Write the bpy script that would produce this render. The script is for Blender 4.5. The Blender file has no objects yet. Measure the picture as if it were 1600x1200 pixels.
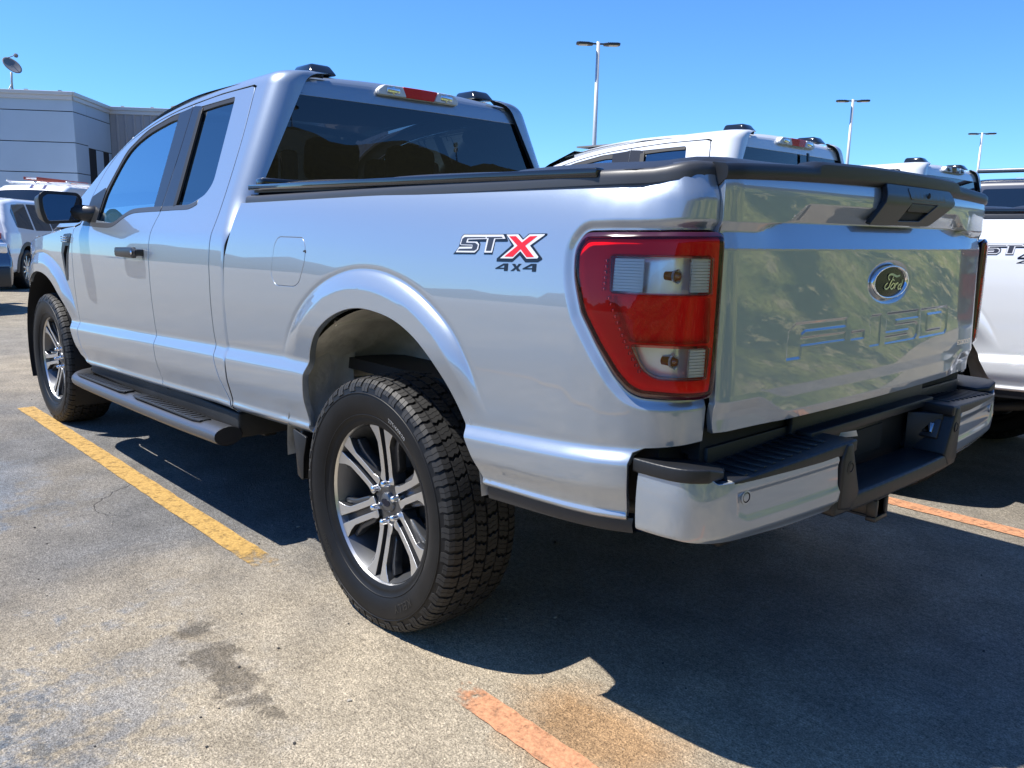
import bpy, bmesh, math, random
import numpy as np
from mathutils import Vector, Matrix
from mathutils.geometry import delaunay_2d_cdt
rad = math.radians
random.seed(7); RNG = np.random.default_rng(7)
scene = bpy.context.scene
COL = scene.collection

# ------------------------------------------------------------------ camera, sky, sun
cam_d = bpy.data.cameras.new('camera'); cam = bpy.data.objects.new('camera', cam_d); COL.objects.link(cam)
cam_d.sensor_width = 36.0; cam_d.lens = 36.0 * 1295.085 / 1600.0
cam_d.clip_start = 0.05; cam_d.clip_end = 6000
def set_cam(p, yaw, pitch, roll):
    f = Vector((math.cos(pitch)*math.cos(yaw), math.cos(pitch)*math.sin(yaw), math.sin(pitch)))
    r = f.cross(Vector((0, 0, 1))).normalized(); u = r.cross(f)
    c, s = math.cos(roll), math.sin(roll)
    r2 = r*c + u*s; u2 = u*c - r*s
    m = Matrix((r2, u2, -f)).transposed().to_4x4(); m.translation = p
    cam.matrix_world = m
set_cam(Vector((-2.15680, 2.39433, 1.29178)), -0.7501514, -0.1849248, 0.0232607)
scene.camera = cam

SUN_V = Vector((0.385, 0.42, 1.0)).normalized()
sun_el = math.asin(SUN_V.z); sun_rot = math.atan2(SUN_V.x, SUN_V.y)
world = bpy.data.worlds.new('World'); scene.world = world; world.use_nodes = True
wn = world.node_tree.nodes; wl = world.node_tree.links
bg = wn['Background']
sky = wn.new('ShaderNodeTexSky'); sky.sky_type = 'NISHITA'; sky.sun_disc = False
sky.sun_elevation = sun_el; sky.sun_rotation = sun_rot
sky.altitude = 600; sky.air_density = 1.0; sky.dust_density = 0.0; sky.ozone_density = 6.0
tint = wn.new('ShaderNodeMix'); tint.data_type = 'RGBA'; tint.blend_type = 'MULTIPLY'; tint.inputs[0].default_value = 1.0
tint.inputs[7].default_value = (.56, .90, 1.24, 1)   # the deep azure of the photograph's sky
wl.new(sky.outputs[0], tint.inputs[6]); wl.new(tint.outputs[2], bg.inputs[0]); bg.inputs[1].default_value = 0.092
sun_d = bpy.data.lights.new('sun', 'SUN'); sun_d.energy = 4.3; sun_d.angle = rad(0.5); sun_d.color = (1.0, 0.955, 0.88)
sun = bpy.data.objects.new('sun', sun_d); COL.objects.link(sun)
sun.rotation_euler = (-SUN_V).to_track_quat('-Z', 'Y').to_euler()
scene.view_settings.view_transform = 'Standard'; scene.view_settings.look = 'None'
scene.view_settings.exposure = 0.92; scene.view_settings.gamma = 1.0
scene.render.engine = 'CYCLES'
scene.cycles.max_bounces = 10; scene.cycles.transparent_max_bounces = 16
scene.cycles.caustics_reflective = False; scene.cycles.caustics_refractive = False
scene.cycles.sample_clamp_indirect = 6.0

# ------------------------------------------------------------------ materials
def new_mat(name):
    m = bpy.data.materials.new(name); m.use_nodes = True
    nt = m.node_tree
    return m, nt, nt.nodes['Principled BSDF']
def mat(name, col, rough=0.5, metal=0.0, coat=0.0, coat_rough=0.02, spec=0.5, bump=None, var=None):
    m, nt, p = new_mat(name)
    p.inputs['Base Color'].default_value = (*col, 1); p.inputs['Roughness'].default_value = rough
    p.inputs['Metallic'].default_value = metal; p.inputs['Coat Weight'].default_value = coat
    p.inputs['Coat Roughness'].default_value = coat_rough; p.inputs['Specular IOR Level'].default_value = spec
    if bump or var:
        tc = nt.nodes.new('ShaderNodeTexCoord')
    if bump:
        n = nt.nodes.new('ShaderNodeTexNoise'); n.inputs['Scale'].default_value = bump[0]; n.inputs['Detail'].default_value = 3
        b = nt.nodes.new('ShaderNodeBump'); b.inputs['Strength'].default_value = bump[1]; b.inputs['Distance'].default_value = bump[2]
        nt.links.new(tc.outputs['Object'], n.inputs['Vector']); nt.links.new(n.outputs[0], b.inputs['Height']); nt.links.new(b.outputs[0], p.inputs['Normal'])
    if var:
        n2 = nt.nodes.new('ShaderNodeTexNoise'); n2.inputs['Scale'].default_value = var[0]; n2.inputs['Detail'].default_value = 5
        r = nt.nodes.new('ShaderNodeMapRange'); r.inputs[1].default_value = .3; r.inputs[2].default_value = .7
        r.inputs[3].default_value = 1-var[1]; r.inputs[4].default_value = 1+var[1]
        mx = nt.nodes.new('ShaderNodeMix'); mx.data_type = 'RGBA'; mx.blend_type = 'MULTIPLY'; mx.inputs[0].default_value = 1
        mx.inputs[6].default_value = (*col, 1)
        nt.links.new(tc.outputs['Object'], n2.inputs['Vector']); nt.links.new(n2.outputs[0], r.inputs[0])
        nt.links.new(r.outputs[0], mx.inputs[7]); nt.links.new(mx.outputs[2], p.inputs['Base Color'])
    return m
def glass(name, tint, ior=1.5, rough=0.0, glosscol=(1, 1, 1), fmin=0.0):
    m = bpy.data.materials.new(name); m.use_nodes = True; nt = m.node_tree
    nt.nodes.remove(nt.nodes['Principled BSDF']); out = nt.nodes['Material Output']
    t = nt.nodes.new('ShaderNodeBsdfTransparent'); t.inputs[0].default_value = (*tint, 1)
    g = nt.nodes.new('ShaderNodeBsdfGlossy'); g.inputs['Roughness'].default_value = rough; g.inputs[0].default_value = (*glosscol, 1)
    f = nt.nodes.new('ShaderNodeFresnel'); f.inputs[0].default_value = ior
    mx = nt.nodes.new('ShaderNodeMixShader')
    mxm = nt.nodes.new('ShaderNodeMath'); mxm.operation = 'MAXIMUM'; mxm.inputs[1].default_value = fmin; nt.links.new(f.outputs[0], mxm.inputs[0])
    nt.links.new(mxm.outputs[0], mx.inputs[0]); nt.links.new(t.outputs[0], mx.inputs[1]); nt.links.new(g.outputs[0], mx.inputs[2])
    nt.links.new(mx.outputs[0], out.inputs[0])
    return m
def paint_mat(name, col, metal, rough, flake=0.0):
    m, nt, p = new_mat(name)
    p.inputs['Base Color'].default_value = (*col, 1); p.inputs['Metallic'].default_value = metal
    p.inputs['Roughness'].default_value = rough; p.inputs['Coat Weight'].default_value = 1.0
    p.inputs['Coat Roughness'].default_value = 0.012; p.inputs['Coat IOR'].default_value = 2.2
    if flake:
        tc = nt.nodes.new('ShaderNodeTexCoord'); v = nt.nodes.new('ShaderNodeTexNoise'); v.inputs['Scale'].default_value = 900; v.inputs['Detail'].default_value = 1
        r = nt.nodes.new('ShaderNodeMapRange'); r.inputs[1].default_value = .35; r.inputs[2].default_value = .65
        r.inputs[3].default_value = rough-flake; r.inputs[4].default_value = rough+flake
        nt.links.new(tc.outputs['Object'], v.inputs['Vector']); nt.links.new(v.outputs[0], r.inputs[0]); nt.links.new(r.outputs[0], p.inputs['Roughness'])
    return m
M = {}
M['silver'] = paint_mat('silver_paint', (.300, .348, .405), .50, .35, .05)
M['white'] = paint_mat('white_paint', (.78, .80, .82), .0, .40)
M['white_b'] = paint_mat('white_paint_second', (.74, .76, .77), .0, .42)
M['navy'] = paint_mat('dark_blue_paint', (.012, .022, .06), .3, .35)
M['black_paint'] = paint_mat('black_paint', (.008, .009, .012), .0, .35)
M['blk'] = mat('black_textured_plastic', (.010, .011, .013), .44, bump=(900, .25, .0006))
M['blk_s'] = mat('satin_black_plastic', (.022, .023, .026), .34)
M['grey_pl'] = mat('weathered_dark_plastic', (.045, .047, .052), .42, bump=(700, .2, .0006))
M['gloss_blk'] = mat('gloss_black_trim', (.010, .011, .013), .08, coat=.6)
M['pillar'] = mat('pillar_applique', (.018, .020, .026), .30, spec=.4)
M['seal'] = mat('rubber_seal', (.010, .010, .010), .55)
M['inner'] = mat('dark_inner_metal', (.012, .012, .013), .7)
M['vinyl'] = mat('black_vinyl_cover', (.020, .021, .024), .42, bump=(500, .35, .001))
M['galv'] = mat('wheelhouse_metal', (.70, .68, .62), .45, metal=.3, bump=(14, .5, .02), var=(9, .25))
M['frame'] = mat('frame_black_wax', (.014, .014, .014), .6, var=(6, .4))
M['chrome'] = mat('chrome', (.85, .86, .88), .06, metal=1)
M['tyre'] = mat('tyre_rubber', (.007, .007, .0075), .50, spec=.28, bump=(60, .15, .002), var=(14, .25))
M['tread'] = mat('tread_rubber', (.018, .0175, .017), .62, var=(25, .3))
M['tyre_letter'] = mat('tyre_letter_rubber', (.013, .013, .013), .35)
M['tyre_glint'] = mat('tyre_letter_glint', (.45, .45, .44), .5)  # pale colour paints the glint on raised black lettering
M['machined'] = mat('machined_aluminium', (.66, .655, .64), .30, metal=.9, coat=.5)
M['rim_grey'] = mat('rim_dark_grey', (.075, .078, .085), .30, metal=.55, coat=.5)
M['rim_in'] = mat('rim_barrel', (.16, .165, .175), .38, metal=.8)
M['disc'] = mat('brake_disc', (.05, .048, .046), .5, metal=.6)
M['red_in'] = mat('red_reflector', (.95, .014, .024), .30, spec=.3)
M['red_in2'] = mat('red_reflector_ribbed', (.85, .010, .014), .16, spec=.5, bump=(300, .4, .002))
M['red_glass'] = glass('red_lens', (1.0, .30, .32), 1.36)
M['red_side'] = mat('red_lens_edge', (.34, .003, .006), .15, coat=1)
M['clear'] = glass('clear_lens', (.97, .97, .97), 1.45)
M['reflector'] = mat('lamp_reflector', (.90, .91, .92), .20, metal=.45)
M['reflector_w'] = mat('ribbed_white_reflector', (.90, .90, .90), .3)
M['lamp_clear'] = mat('frosted_clear_lens', (.85, .86, .88), .15, coat=.5, bump=(120, .5, .004))
M['lamp_white'] = mat('lamp_housing_white', (.80, .80, .80), .25)
M['bulb'] = mat('bulb_amber', (.35, .10, .02), .2, coat=1)
M['lamp_dark'] = mat('lamp_bezel_dark', (.05, .004, .008), .15, coat=1)
M['gl_rear'] = glass('privacy_glass_rear', (.17, .18, .20), 1.70)
M['gl_priv'] = glass('privacy_glass_side', (.10, .14, .20), 1.6, glosscol=(.85, .95, 1.0), fmin=.26)
M['gl_front'] = glass('tinted_glass_front', (.66, .90, .98), 1.6, glosscol=(.80, .95, 1.0), fmin=.55)
M['gl_dark'] = mat('dark_car_glass', (.006, .010, .016), .03, spec=.8, coat=.5)
M['mirror'] = mat('mirror_glass', (.25, .27, .30), .02, metal=1)
M['seat'] = mat('seat_cloth', (.05, .052, .058), .8)
M['seat_l'] = mat('seat_back_grey', (.80, .80, .76), .6)
M['dash'] = mat('dashboard_plastic', (.02, .02, .022), .6)
M['liner'] = mat('headliner', (.22, .22, .22), .8)
M['dk_grey'] = mat('decal_charcoal', (.035, .037, .05), .35)
M['dk_blk'] = mat('decal_black', (.006, .007, .012), .3)
M['dk_wht'] = mat('decal_silver_white', (.62, .63, .66), .35)
M['dk_red'] = mat('decal_red', (.72, .012, .012), .3)
M['oval'] = mat('emblem_field_blue', (.003, .006, .018), .18, spec=.35)
M['step_grey'] = mat('running_board_grey', (.15, .155, .17), .34, metal=.75, bump=(900, .2, .0005))
M['paper'] = mat('white_paper_tag', (.75, .75, .74), .7)

# ------------------------------------------------------------------ basic helpers
NORM = {}
def mk(name, V, F, mats=None, parent=None, N=None, mi=None, smooth=True, loc=None):
    me = bpy.data.meshes.new(name)
    me.from_pydata([tuple(map(float, v)) for v in V], [], [tuple(map(int, f)) for f in F])
    if mats is not None:
        for m in (mats if isinstance(mats, (list, tuple)) else [mats]): me.materials.append(m)
    if mi is not None: me.polygons.foreach_set('material_index', np.asarray(mi, dtype=np.int32))
    me.polygons.foreach_set('use_smooth', np.full(len(me.polygons), bool(smooth)))
    me.update()
    if N is not None:
        N = np.asarray(N, float); me.normals_split_custom_set_from_vertices([tuple(n) for n in N]); NORM[me.name] = N
    o = bpy.data.objects.new(name, me); COL.objects.link(o)
    if parent is not None: o.parent = parent
    if loc is not None: o.location = loc
    return o
def empty(name, loc=(0, 0, 0), rz=0.0):
    o = bpy.data.objects.new(name, None); o.empty_display_size = .2; COL.objects.link(o)
    o.location = loc; o.rotation_euler = (0, 0, rz); return o
def tag(o, label=None, cat=None, group=None, kind=None):
    if label: o['label'] = label
    if cat: o['category'] = cat
    if group: o['group'] = group
    if kind: o['kind'] = kind
    return o
def kids(o): return [c for c in bpy.data.objects if c.parent == o]
def copy_tree(o, parent=None, swap=None, table=None):
    if table is None:
        table = {}
        for c in bpy.data.objects:
            if c.parent: table.setdefault(c.parent.name, []).append(c)
    c = o.copy(); COL.objects.link(c)
    if parent: c.parent = parent
    if swap and c.type == 'MESH':
        for i, sl in enumerate(c.material_slots):
            m = o.data.materials[i]
            if m and m.name in swap:
                c.material_slots[i].link = 'OBJECT'; c.material_slots[i].material = swap[m.name]
    for ch in table.get(o.name, []): copy_tree(ch, c, swap, table)
    return c
def mirror_tree(o, parent, skip=()):
    me = o.data
    m2 = bpy.data.meshes.new(me.name)
    co = np.empty(len(me.vertices)*3); me.vertices.foreach_get('co', co); co = co.reshape(-1, 3).copy(); co[:, 1] *= -1
    F = [tuple(reversed(p.vertices)) for p in me.polygons]
    mi = np.empty(len(me.polygons), np.int32); me.polygons.foreach_get('material_index', mi)
    sm = np.empty(len(me.polygons), bool); me.polygons.foreach_get('use_smooth', sm)
    N = NORM.get(me.name)
    if N is not None: N = N * np.array([1, -1, 1])
    n = o.name.split('.')[0]
    c = mk(n, co, F, list(me.materials), parent, N, mi)
    c.data.polygons.foreach_set('use_smooth', sm)
    if N is not None: c.data.normals_split_custom_set_from_vertices([tuple(x) for x in N])
    c.location = (o.location.x, -o.location.y, o.location.z)
    for ch in kids(o):
        if ch.name.split('.')[0] not in skip: mirror_tree(ch, c, skip)
    return c
class MB:
    """collects bmesh pieces into one mesh"""
    def __init__(s): s.V = []; s.F = []; s.mi = []
    def add(s, V, F, mi=0):
        b = len(s.V); s.V += [tuple(v) for v in V]; s.F += [tuple(i+b for i in f) for f in F]; s.mi += [mi]*len(F); return s
    def bm(s, bm, mi=0, mtx=None):
        if mtx is not None: bm.transform(mtx)
        bm.verts.index_update(); s.add([v.co[:] for v in bm.verts], [[v.index for v in f.verts] for f in bm.faces], mi); bm.free(); return s
    def box(s, x0, x1, y0, y1, z0, z1, bev=0.0, mi=0, seg=2, mtx=None):
        bm = bmesh.new(); bmesh.ops.create_cube(bm, size=1)
        for v in bm.verts: v.co = Vector(((x0+x1)/2+v.co.x*(x1-x0), (y0+y1)/2+v.co.y*(y1-y0), (z0+z1)/2+v.co.z*(z1-z0)))
        if bev: bmesh.ops.bevel(bm, geom=list(bm.edges), offset=bev, segments=seg, profile=.5, affect='EDGES')
        return s.bm(bm, mi, mtx)
    def prism(s, poly, f, h0, h1, bev=0.0, mi=0, seg=2):
        """poly: 2D points; f(a,b,h)->xyz"""
        bm = bmesh.new()
        bot = [bm.verts.new(f(a, b, h0)) for a, b in poly]; top = [bm.verts.new(f(a, b, h1)) for a, b in poly]
        n = len(poly)
        bm.faces.new(list(reversed(bot))); bm.faces.new(top)
        for i in range(n): bm.faces.new((bot[i], bot[(i+1) % n], top[(i+1) % n], top[i]))
        bmesh.ops.recalc_face_normals(bm, faces=list(bm.faces))
        if bev: bmesh.ops.bevel(bm, geom=list(bm.edges), offset=bev, segments=seg, profile=.5, affect='EDGES', clamp_overlap=True)
        return s.bm(bm, mi)
    def tube(s, pts, r, n=12, mi=0, caps=True):
        pts = [Vector(p) for p in pts]; rs = r if isinstance(r, (list, tuple)) else [r]*len(pts)
        rings = []
        up = Vector((0, 0, 1))
        for i, p in enumerate(pts):
            t = (pts[min(i+1, len(pts)-1)] - pts[max(i-1, 0)]).normalized()
            a = t.cross(up) if abs(t.z) < .95 else t.cross(Vector((1, 0, 0)))
            a.normalize(); b = t.cross(a)
            rings.append([p + (a*math.cos(2*math.pi*k/n) + b*math.sin(2*math.pi*k/n))*rs[i] for k in range(n)])
        V = [v for R in rings for v in R]; F = []
        for i in range(len(rings)-1):
            for k in range(n): F.append((i*n+k, i*n+(k+1) % n, (i+1)*n+(k+1) % n, (i+1)*n+k))
        if caps: F.append(tuple(range(n-1, -1, -1))); F.append(tuple((len(rings)-1)*n+k for k in range(n)))
        return s.add(V, F, mi)
    def lathe(s, prof, n=48, axis='y', c=(0, 0, 0), mi=0, close=False):
        """prof: (r, h) pairs; axis y: h along y"""
        V = []; F = []
        for r, h in prof:
            for k in range(n):
                a = 2*math.pi*k/n
                if axis == 'y': V.append((c[0]+r*math.cos(a), c[1]+h, c[2]+r*math.sin(a)))
                elif axis == 'z': V.append((c[0]+r*math.cos(a), c[1]+r*math.sin(a), c[2]+h))
                else: V.append((c[0]+h, c[1]+r*math.cos(a), c[2]+r*math.sin(a)))
        m = len(prof)
        for i in range(m-1):
            for k in range(n):
                q = (i*n+k, i*n+(k+1) % n, (i+1)*n+(k+1) % n, (i+1)*n+k)
                F.append(tuple(reversed(q)) if axis == 'y' else q)
        return s.add(V, F, mi)
    def build(s, name, mats, parent=None, smooth=True, sharp=None, loc=None):
        o = mk(name, s.V, s.F, mats, parent, None, s.mi, smooth, loc)
        if smooth and sharp is not None: o.data.set_sharp_from_angle(angle=rad(sharp))
        return o

def sstep(a, b, x):
    t = np.clip((np.asarray(x, float)-a)/(b-a), 0, 1); return t*t*(3-2*t)
def pchip(xs, ys):
    xs = np.asarray(xs, float); ys = np.asarray(ys, float)
    if xs[0] > xs[-1]: xs, ys = xs[::-1], ys[::-1]
    h = np.diff(xs); d = np.diff(ys)/h; n = len(xs); m = np.zeros(n)
    for i in range(1, n-1):
        if d[i-1]*d[i] > 0:
            w1 = 2*h[i]+h[i-1]; w2 = h[i]+2*h[i-1]; m[i] = (w1+w2)/(w1/d[i-1]+w2/d[i])
    m[0] = d[0]; m[-1] = d[-1]
    def f(x):
        x = np.asarray(x, float); i = np.clip(np.searchsorted(xs, x)-1, 0, n-2)
        t = (x-xs[i])/h[i]; tl = np.clip(t, 0, 1)
        v = ((1+2*tl)*(1-tl)**2*ys[i]+tl*(1-tl)**2*h[i]*m[i]+tl*tl*(3-2*tl)*ys[i+1]+tl*tl*(tl-1)*h[i]*m[i+1])
        v = v+np.where(t < 0, t*h[i]*m[0], 0)+np.where(t > 1, (t-1)*h[i]*m[-1], 0)
        return v
    return f
def catmull(P, step=.01, closed=False):
    P = [np.array(p, float) for p in P]; n = len(P); out = []
    rng = range(n if closed else n-1)
    for i in rng:
        p0 = P[(i-1) % n] if closed or i > 0 else 2*P[0]-P[1]
        p1 = P[i]; p2 = P[(i+1) % n]
        p3 = P[(i+2) % n] if closed or i+2 < n else 2*P[-1]-P[-2]
        k = max(2, int(np.linalg.norm(p2-p1)/step))
        for j in range(k):
            t = j/k
            out.append(.5*((2*p1)+(-p0+p2)*t+(2*p0-5*p1+4*p2-p3)*t*t+(-p0+3*p1-3*p2+p3)*t**3))
    if not closed: out.append(P[-1])
    return np.array(out)
def gsmooth(tab, dx, sig):
    k = int(4*sig/dx)+1; g = np.exp(-.5*(np.arange(-k, k+1)*dx/sig)**2); g /= g.sum()
    return np.convolve(np.pad(tab, k, mode='reflect', reflect_type='odd'), g, mode='valid')
def inside(P, poly):
    P = np.asarray(P, float); poly = np.asarray(poly, float); r = np.zeros(len(P), bool)
    x, y = P[:, 0], P[:, 1]; j = len(poly)-1
    for i in range(len(poly)):
        xi, yi = poly[i]; xj, yj = poly[j]
        if yi != yj:
            c = ((yi > y) != (yj > y)) & (x < (xj-xi)*(y-yi)/(yj-yi)+xi); r ^= c
        j = i
    return r
def pdist(P, poly, closed=True):
    P = np.asarray(P, float); A = np.asarray(poly, float)
    if len(P) == 0: return np.zeros(0)
    B = np.roll(A, -1, 0) if closed else A[1:]; A = A if closed else A[:-1]
    best = np.full(len(P), 1e9)
    for s in range(0, len(P), 4000):
        p = P[s:s+4000, None, :]; d = (B-A)[None]; L = np.maximum((d**2).sum(-1), 1e-12)
        t = np.clip(((p-A[None])*d).sum(-1)/L, 0, 1); q = A[None]+t[..., None]*d
        best[s:s+4000] = np.sqrt(((p-q)**2).sum(-1)).min(1)
    return best
def resample(poly, step, closed=True, ang=None):
    P = [np.array(p, float) for p in poly]; out = []
    n = len(P)
    for i in range(n if closed else n-1):
        a, b = P[i], P[(i+1) % n]; k = max(1, int(math.ceil(np.linalg.norm(b-a)/step)))
        for j in range(k): out.append(a+(b-a)*j/k)
    if not closed: out.append(P[-1])
    return np.array(out)
def area2(p):
    p = np.asarray(p); q = np.roll(p, -1, 0); return .5*np.sum(p[:, 0]*q[:, 1]-q[:, 0]*p[:, 1])
def vnorm2(p):
    """outward normals (ccw) with miter scale"""
    p = np.asarray(p, float); a = np.roll(p, 1, 0); b = np.roll(p, -1, 0)
    e1 = p-a; e2 = b-p
    e1 /= np.maximum(np.linalg.norm(e1, axis=1, keepdims=True), 1e-9); e2 /= np.maximum(np.linalg.norm(e2, axis=1, keepdims=True), 1e-9)
    n1 = np.stack([e1[:, 1], -e1[:, 0]], 1); n2 = np.stack([e2[:, 1], -e2[:, 0]], 1)
    n = n1+n2; n /= np.maximum(np.linalg.norm(n, axis=1, keepdims=True), 1e-6)
    sc = 1/np.clip((n*n1).sum(1, keepdims=True), .45, 1)
    return n, sc
def offset2(poly, d):
    p = np.asarray(poly, float)
    if area2(p) < 0: p = p[::-1]
    n, sc = vnorm2(p); return p+n*sc*d
def round_poly(poly, r, seg=5):
    P = [np.array(p[:2], float) for p in poly]; n = len(P); out = []
    for i in range(n):
        rr = poly[i][2] if len(poly[i]) > 2 else r
        a, b, c = P[i-1], P[i], P[(i+1) % n]
        la, lc = np.linalg.norm(a-b), np.linalg.norm(c-b)
        q = min(rr, .45*la, .45*lc)
        if q < 1e-4: out.append(b); continue
        p0 = b+(a-b)/la*q; p2 = b+(c-b)/lc*q
        for k in range(seg+1):
            t = k/seg; out.append((1-t)**2*p0+2*t*(1-t)*b+t*t*p2)
    return np.array(out)

def fd_normal(f, P, sgn, eps=6e-4):
    s, z = P[:, 0], P[:, 1]
    ds = (f(s+eps, z)-f(s-eps, z)); dz = (f(s, z+eps)-f(s, z-eps))
    n = np.cross(ds, dz)*sgn
    return n/np.maximum(np.linalg.norm(n, axis=1, keepdims=True), 1e-12), ds/(2*eps), dz/(2*eps)
def panel(name, outline, f, mats, parent=None, holes=(), xs=None, zs=None, sgn=-1, rim=.014, rnd=.0022, bstep=.012,
          off=0.0, rim_mat=0, hole_mat=None, lean=0.0, warp=None, extra=None, feats=()):
    """surface panel over a 2D region, lifted by f(s,z); rounded edge and a flange going inward"""
    if off:
        g = f
        def f(s, z, g=g):
            P = np.stack([s, z], 1); n, _, _ = fd_normal(g, P, sgn); return g(s, z)+n*off
    loops = [resample(outline, bstep)] + [resample(h, bstep) for h in holes]
    if area2(loops[0]) < 0: loops[0] = loops[0][::-1]
    for i in range(1, len(loops)):
        if area2(loops[i]) > 0: loops[i] = loops[i][::-1]
    B = np.concatenate(loops); edges = []; st = 0
    for L in loops:
        n = len(L); edges += [(st+i, st+(i+1) % n) for i in range(n)]; st += n
    I = np.zeros((0, 2))
    if xs is not None:
        lo, hi = loops[0].min(0), loops[0].max(0)
        X, Z = np.meshgrid([x for x in xs if lo[0] < x < hi[0]], [z for z in zs if warp or lo[1] < z < hi[1]])
        I = np.stack([X.ravel(), Z.ravel()], 1)
        if warp: I[:, 1] = warp(I[:, 0], I[:, 1])
        if extra is not None: I = extra
        for pts_, clear in feats:
            if len(I): I = I[np.concatenate([np.sqrt(((I[k:k+2000, None]-pts_[None])**2).sum(-1)).min(1) for k in range(0, len(I), 2000)]) > clear]
        if feats: I = np.concatenate([I]+[q for q, _ in feats])
        ok = inside(I, loops[0])
        for L in loops[1:]: ok &= ~inside(I, L)
        I = I[ok]
        for L in loops: I = I[pdist(I, L) > .0035]
    pts = np.concatenate([B, I])
    r = delaunay_2d_cdt([Vector(p) for p in pts], edges, [], 0, 1e-7)
    V2 = np.array([v[:] for v in r[0]]); T = np.array([t for t in r[2] if len(t) == 3])
    cen = V2[T].mean(1); ok = inside(cen, loops[0])
    for L in loops[1:]: ok &= ~inside(cen, L)
    T = T[ok]
    a = V2[T]; ar = (a[:, 1, 0]-a[:, 0, 0])*(a[:, 2, 1]-a[:, 0, 1])-(a[:, 2, 0]-a[:, 0, 0])*(a[:, 1, 1]-a[:, 0, 1])
    T = T[np.abs(ar) > 1e-10]; ar = ar[np.abs(ar) > 1e-10]
    T[ar < 0] = T[ar < 0][:, ::-1]
    inv = {}
    for i, ids in enumerate(r[3]):
        for k in ids: inv[k] = i
    P3 = f(V2[:, 0], V2[:, 1]); N3, Ds, Dz = fd_normal(f, V2, sgn)
    F = [tuple(t) if sgn > 0 else tuple(t[::-1]) for t in T]; mi = [0]*len(F)
    V = [P3]; NN = [N3]; base = len(P3)
    if rim:
        st = 0
        for li, L in enumerate(loops):
            n = len(L); o2, sc = vnorm2(L)
            idx = np.array([inv[st+i] for i in range(n)]); st += n
            p = P3[idx]; nn = N3[idx]
            t = Ds[idx]*o2[:, :1]+Dz[idx]*o2[:, 1:]; t /= np.maximum(np.linalg.norm(t, axis=1, keepdims=True), 1e-9)
            t = t - nn*(t*nn).sum(1, keepdims=True); t /= np.maximum(np.linalg.norm(t, axis=1, keepdims=True), 1e-9)
            s2 = np.minimum(sc, 1.6)
            rings = [(p+t*s2*rnd*.7-nn*rnd*.3, nn*.7+t*.7), (p+t*s2*rnd-nn*rnd, t), (p+t*s2*(rnd+lean)-nn*(rim+rnd), t)]
            prev = idx
            for k, (q, m) in enumerate(rings):
                m = m/np.linalg.norm(m, axis=1, keepdims=True)
                V.append(q); NN.append(m); cur = np.arange(base, base+n); base += n
                mm = (hole_mat if (li > 0 and hole_mat is not None) else rim_mat) if k == 2 else 0
                for i in range(n):
                    j = (i+1) % n; qd = (prev[i], cur[i], cur[j], prev[j])
                    F.append(qd if sgn > 0 else qd[::-1]); mi.append(mm)
                if k == 1:  # hard break before the flange
                    V.append(q); NN.append(m); cur = np.arange(base, base+n); base += n
                prev = cur
    return mk(name, np.concatenate(V), F, mats, parent, np.concatenate(NN), mi)

def text_polys(txt, size, spacing=1.0):
    c = bpy.data.curves.new('t', 'FONT'); c.body = txt; c.size = size; c.align_x = 'CENTER'; c.align_y = 'CENTER'; c.space_character = spacing
    c.resolution_u = 3
    o = bpy.data.objects.new('t', c); COL.objects.link(o)
    bpy.context.view_layer.update()
    me = o.evaluated_get(bpy.context.evaluated_depsgraph_get()).to_mesh()
    V = np.array([v.co[:2] for v in me.vertices]); F = [tuple(p.vertices) for p in me.polygons]
    bpy.data.objects.remove(o); bpy.data.curves.remove(c)
    return V, F

# ------------------------------------------------------------------ pickup: surface maps
_plan = [(3.0, 1.0), (-.75, 1.0), (-.85, .997), (-.93, .987), (-1.0, .965), (-1.05, .935), (-1.085, .90), (-1.100, .86), (-1.107, .80), (-1.115, .6), (-1.12, .4)]
_front = [(4.76, .2), (4.74, .45), (4.68, .66), (4.57, .775), (4.40, .878), (4.20, .937), (4.0, .978), (3.85, .992), (3.66, 1.0)]
def _mkplan():
    P = resample(np.array(_front+_plan), .004, closed=False)
    for k in range(2): P[:, k] = gsmooth(P[:, k], .004, .016)
    d = np.r_[0, np.cumsum(np.hypot(*np.diff(P, axis=0).T))]
    i0 = np.argmin(np.abs(P[:, 0]-1.5)); s = 1.5-(d-d[i0])
    T = np.gradient(P, axis=0); T /= np.linalg.norm(T, axis=1, keepdims=True)
    N = np.stack([-T[:, 1], T[:, 0]], 1)
    N = np.where((N[:, 1:] < -.2), -N, N)
    N = np.stack([T[:, 1], -T[:, 0]], 1); N = N if N[len(N)//2, 1] > 0 else -N
    return s[::-1], P[::-1], N[::-1]
_ps, _pp, _pn = _mkplan()
def plan(s):
    P = np.stack([np.interp(s, _ps, _pp[:, k]) for k in (0, 1)], 1); N = np.stack([np.interp(s, _ps, _pn[:, k]) for k in (0, 1)], 1)
    return P, N
def zc(x):
    a = .829-.0455*(x-.56); b = .772-.072*(x+.49); w = sstep(-.45, .45, x); return a*w+b*(1-w)
def zlo(x): return .585-.041*np.asarray(x, float)
_zt = np.arange(.2, 2.2, .001)
def _prof(pts, sig):
    z, y = zip(*pts); return gsmooth(pchip(z, y)(_zt), .001, sig)
_low = [(.30, -.10), (.44, -.075), (.50, -.030), (.515, -.012), (.53, -.006), (.545, -.012), (.57, -.008), (.66, .009), (.735, .012), (.80, -.010), (.815, -.008), (.90, -.003), (1.0, .0)]
_pb = _prof(_low+[(1.10, -.001), (1.20, -.010), (1.28, -.024), (1.33, -.038), (1.37, -.055), (1.40, -.074), (1.5, -.15)], .005)
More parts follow.
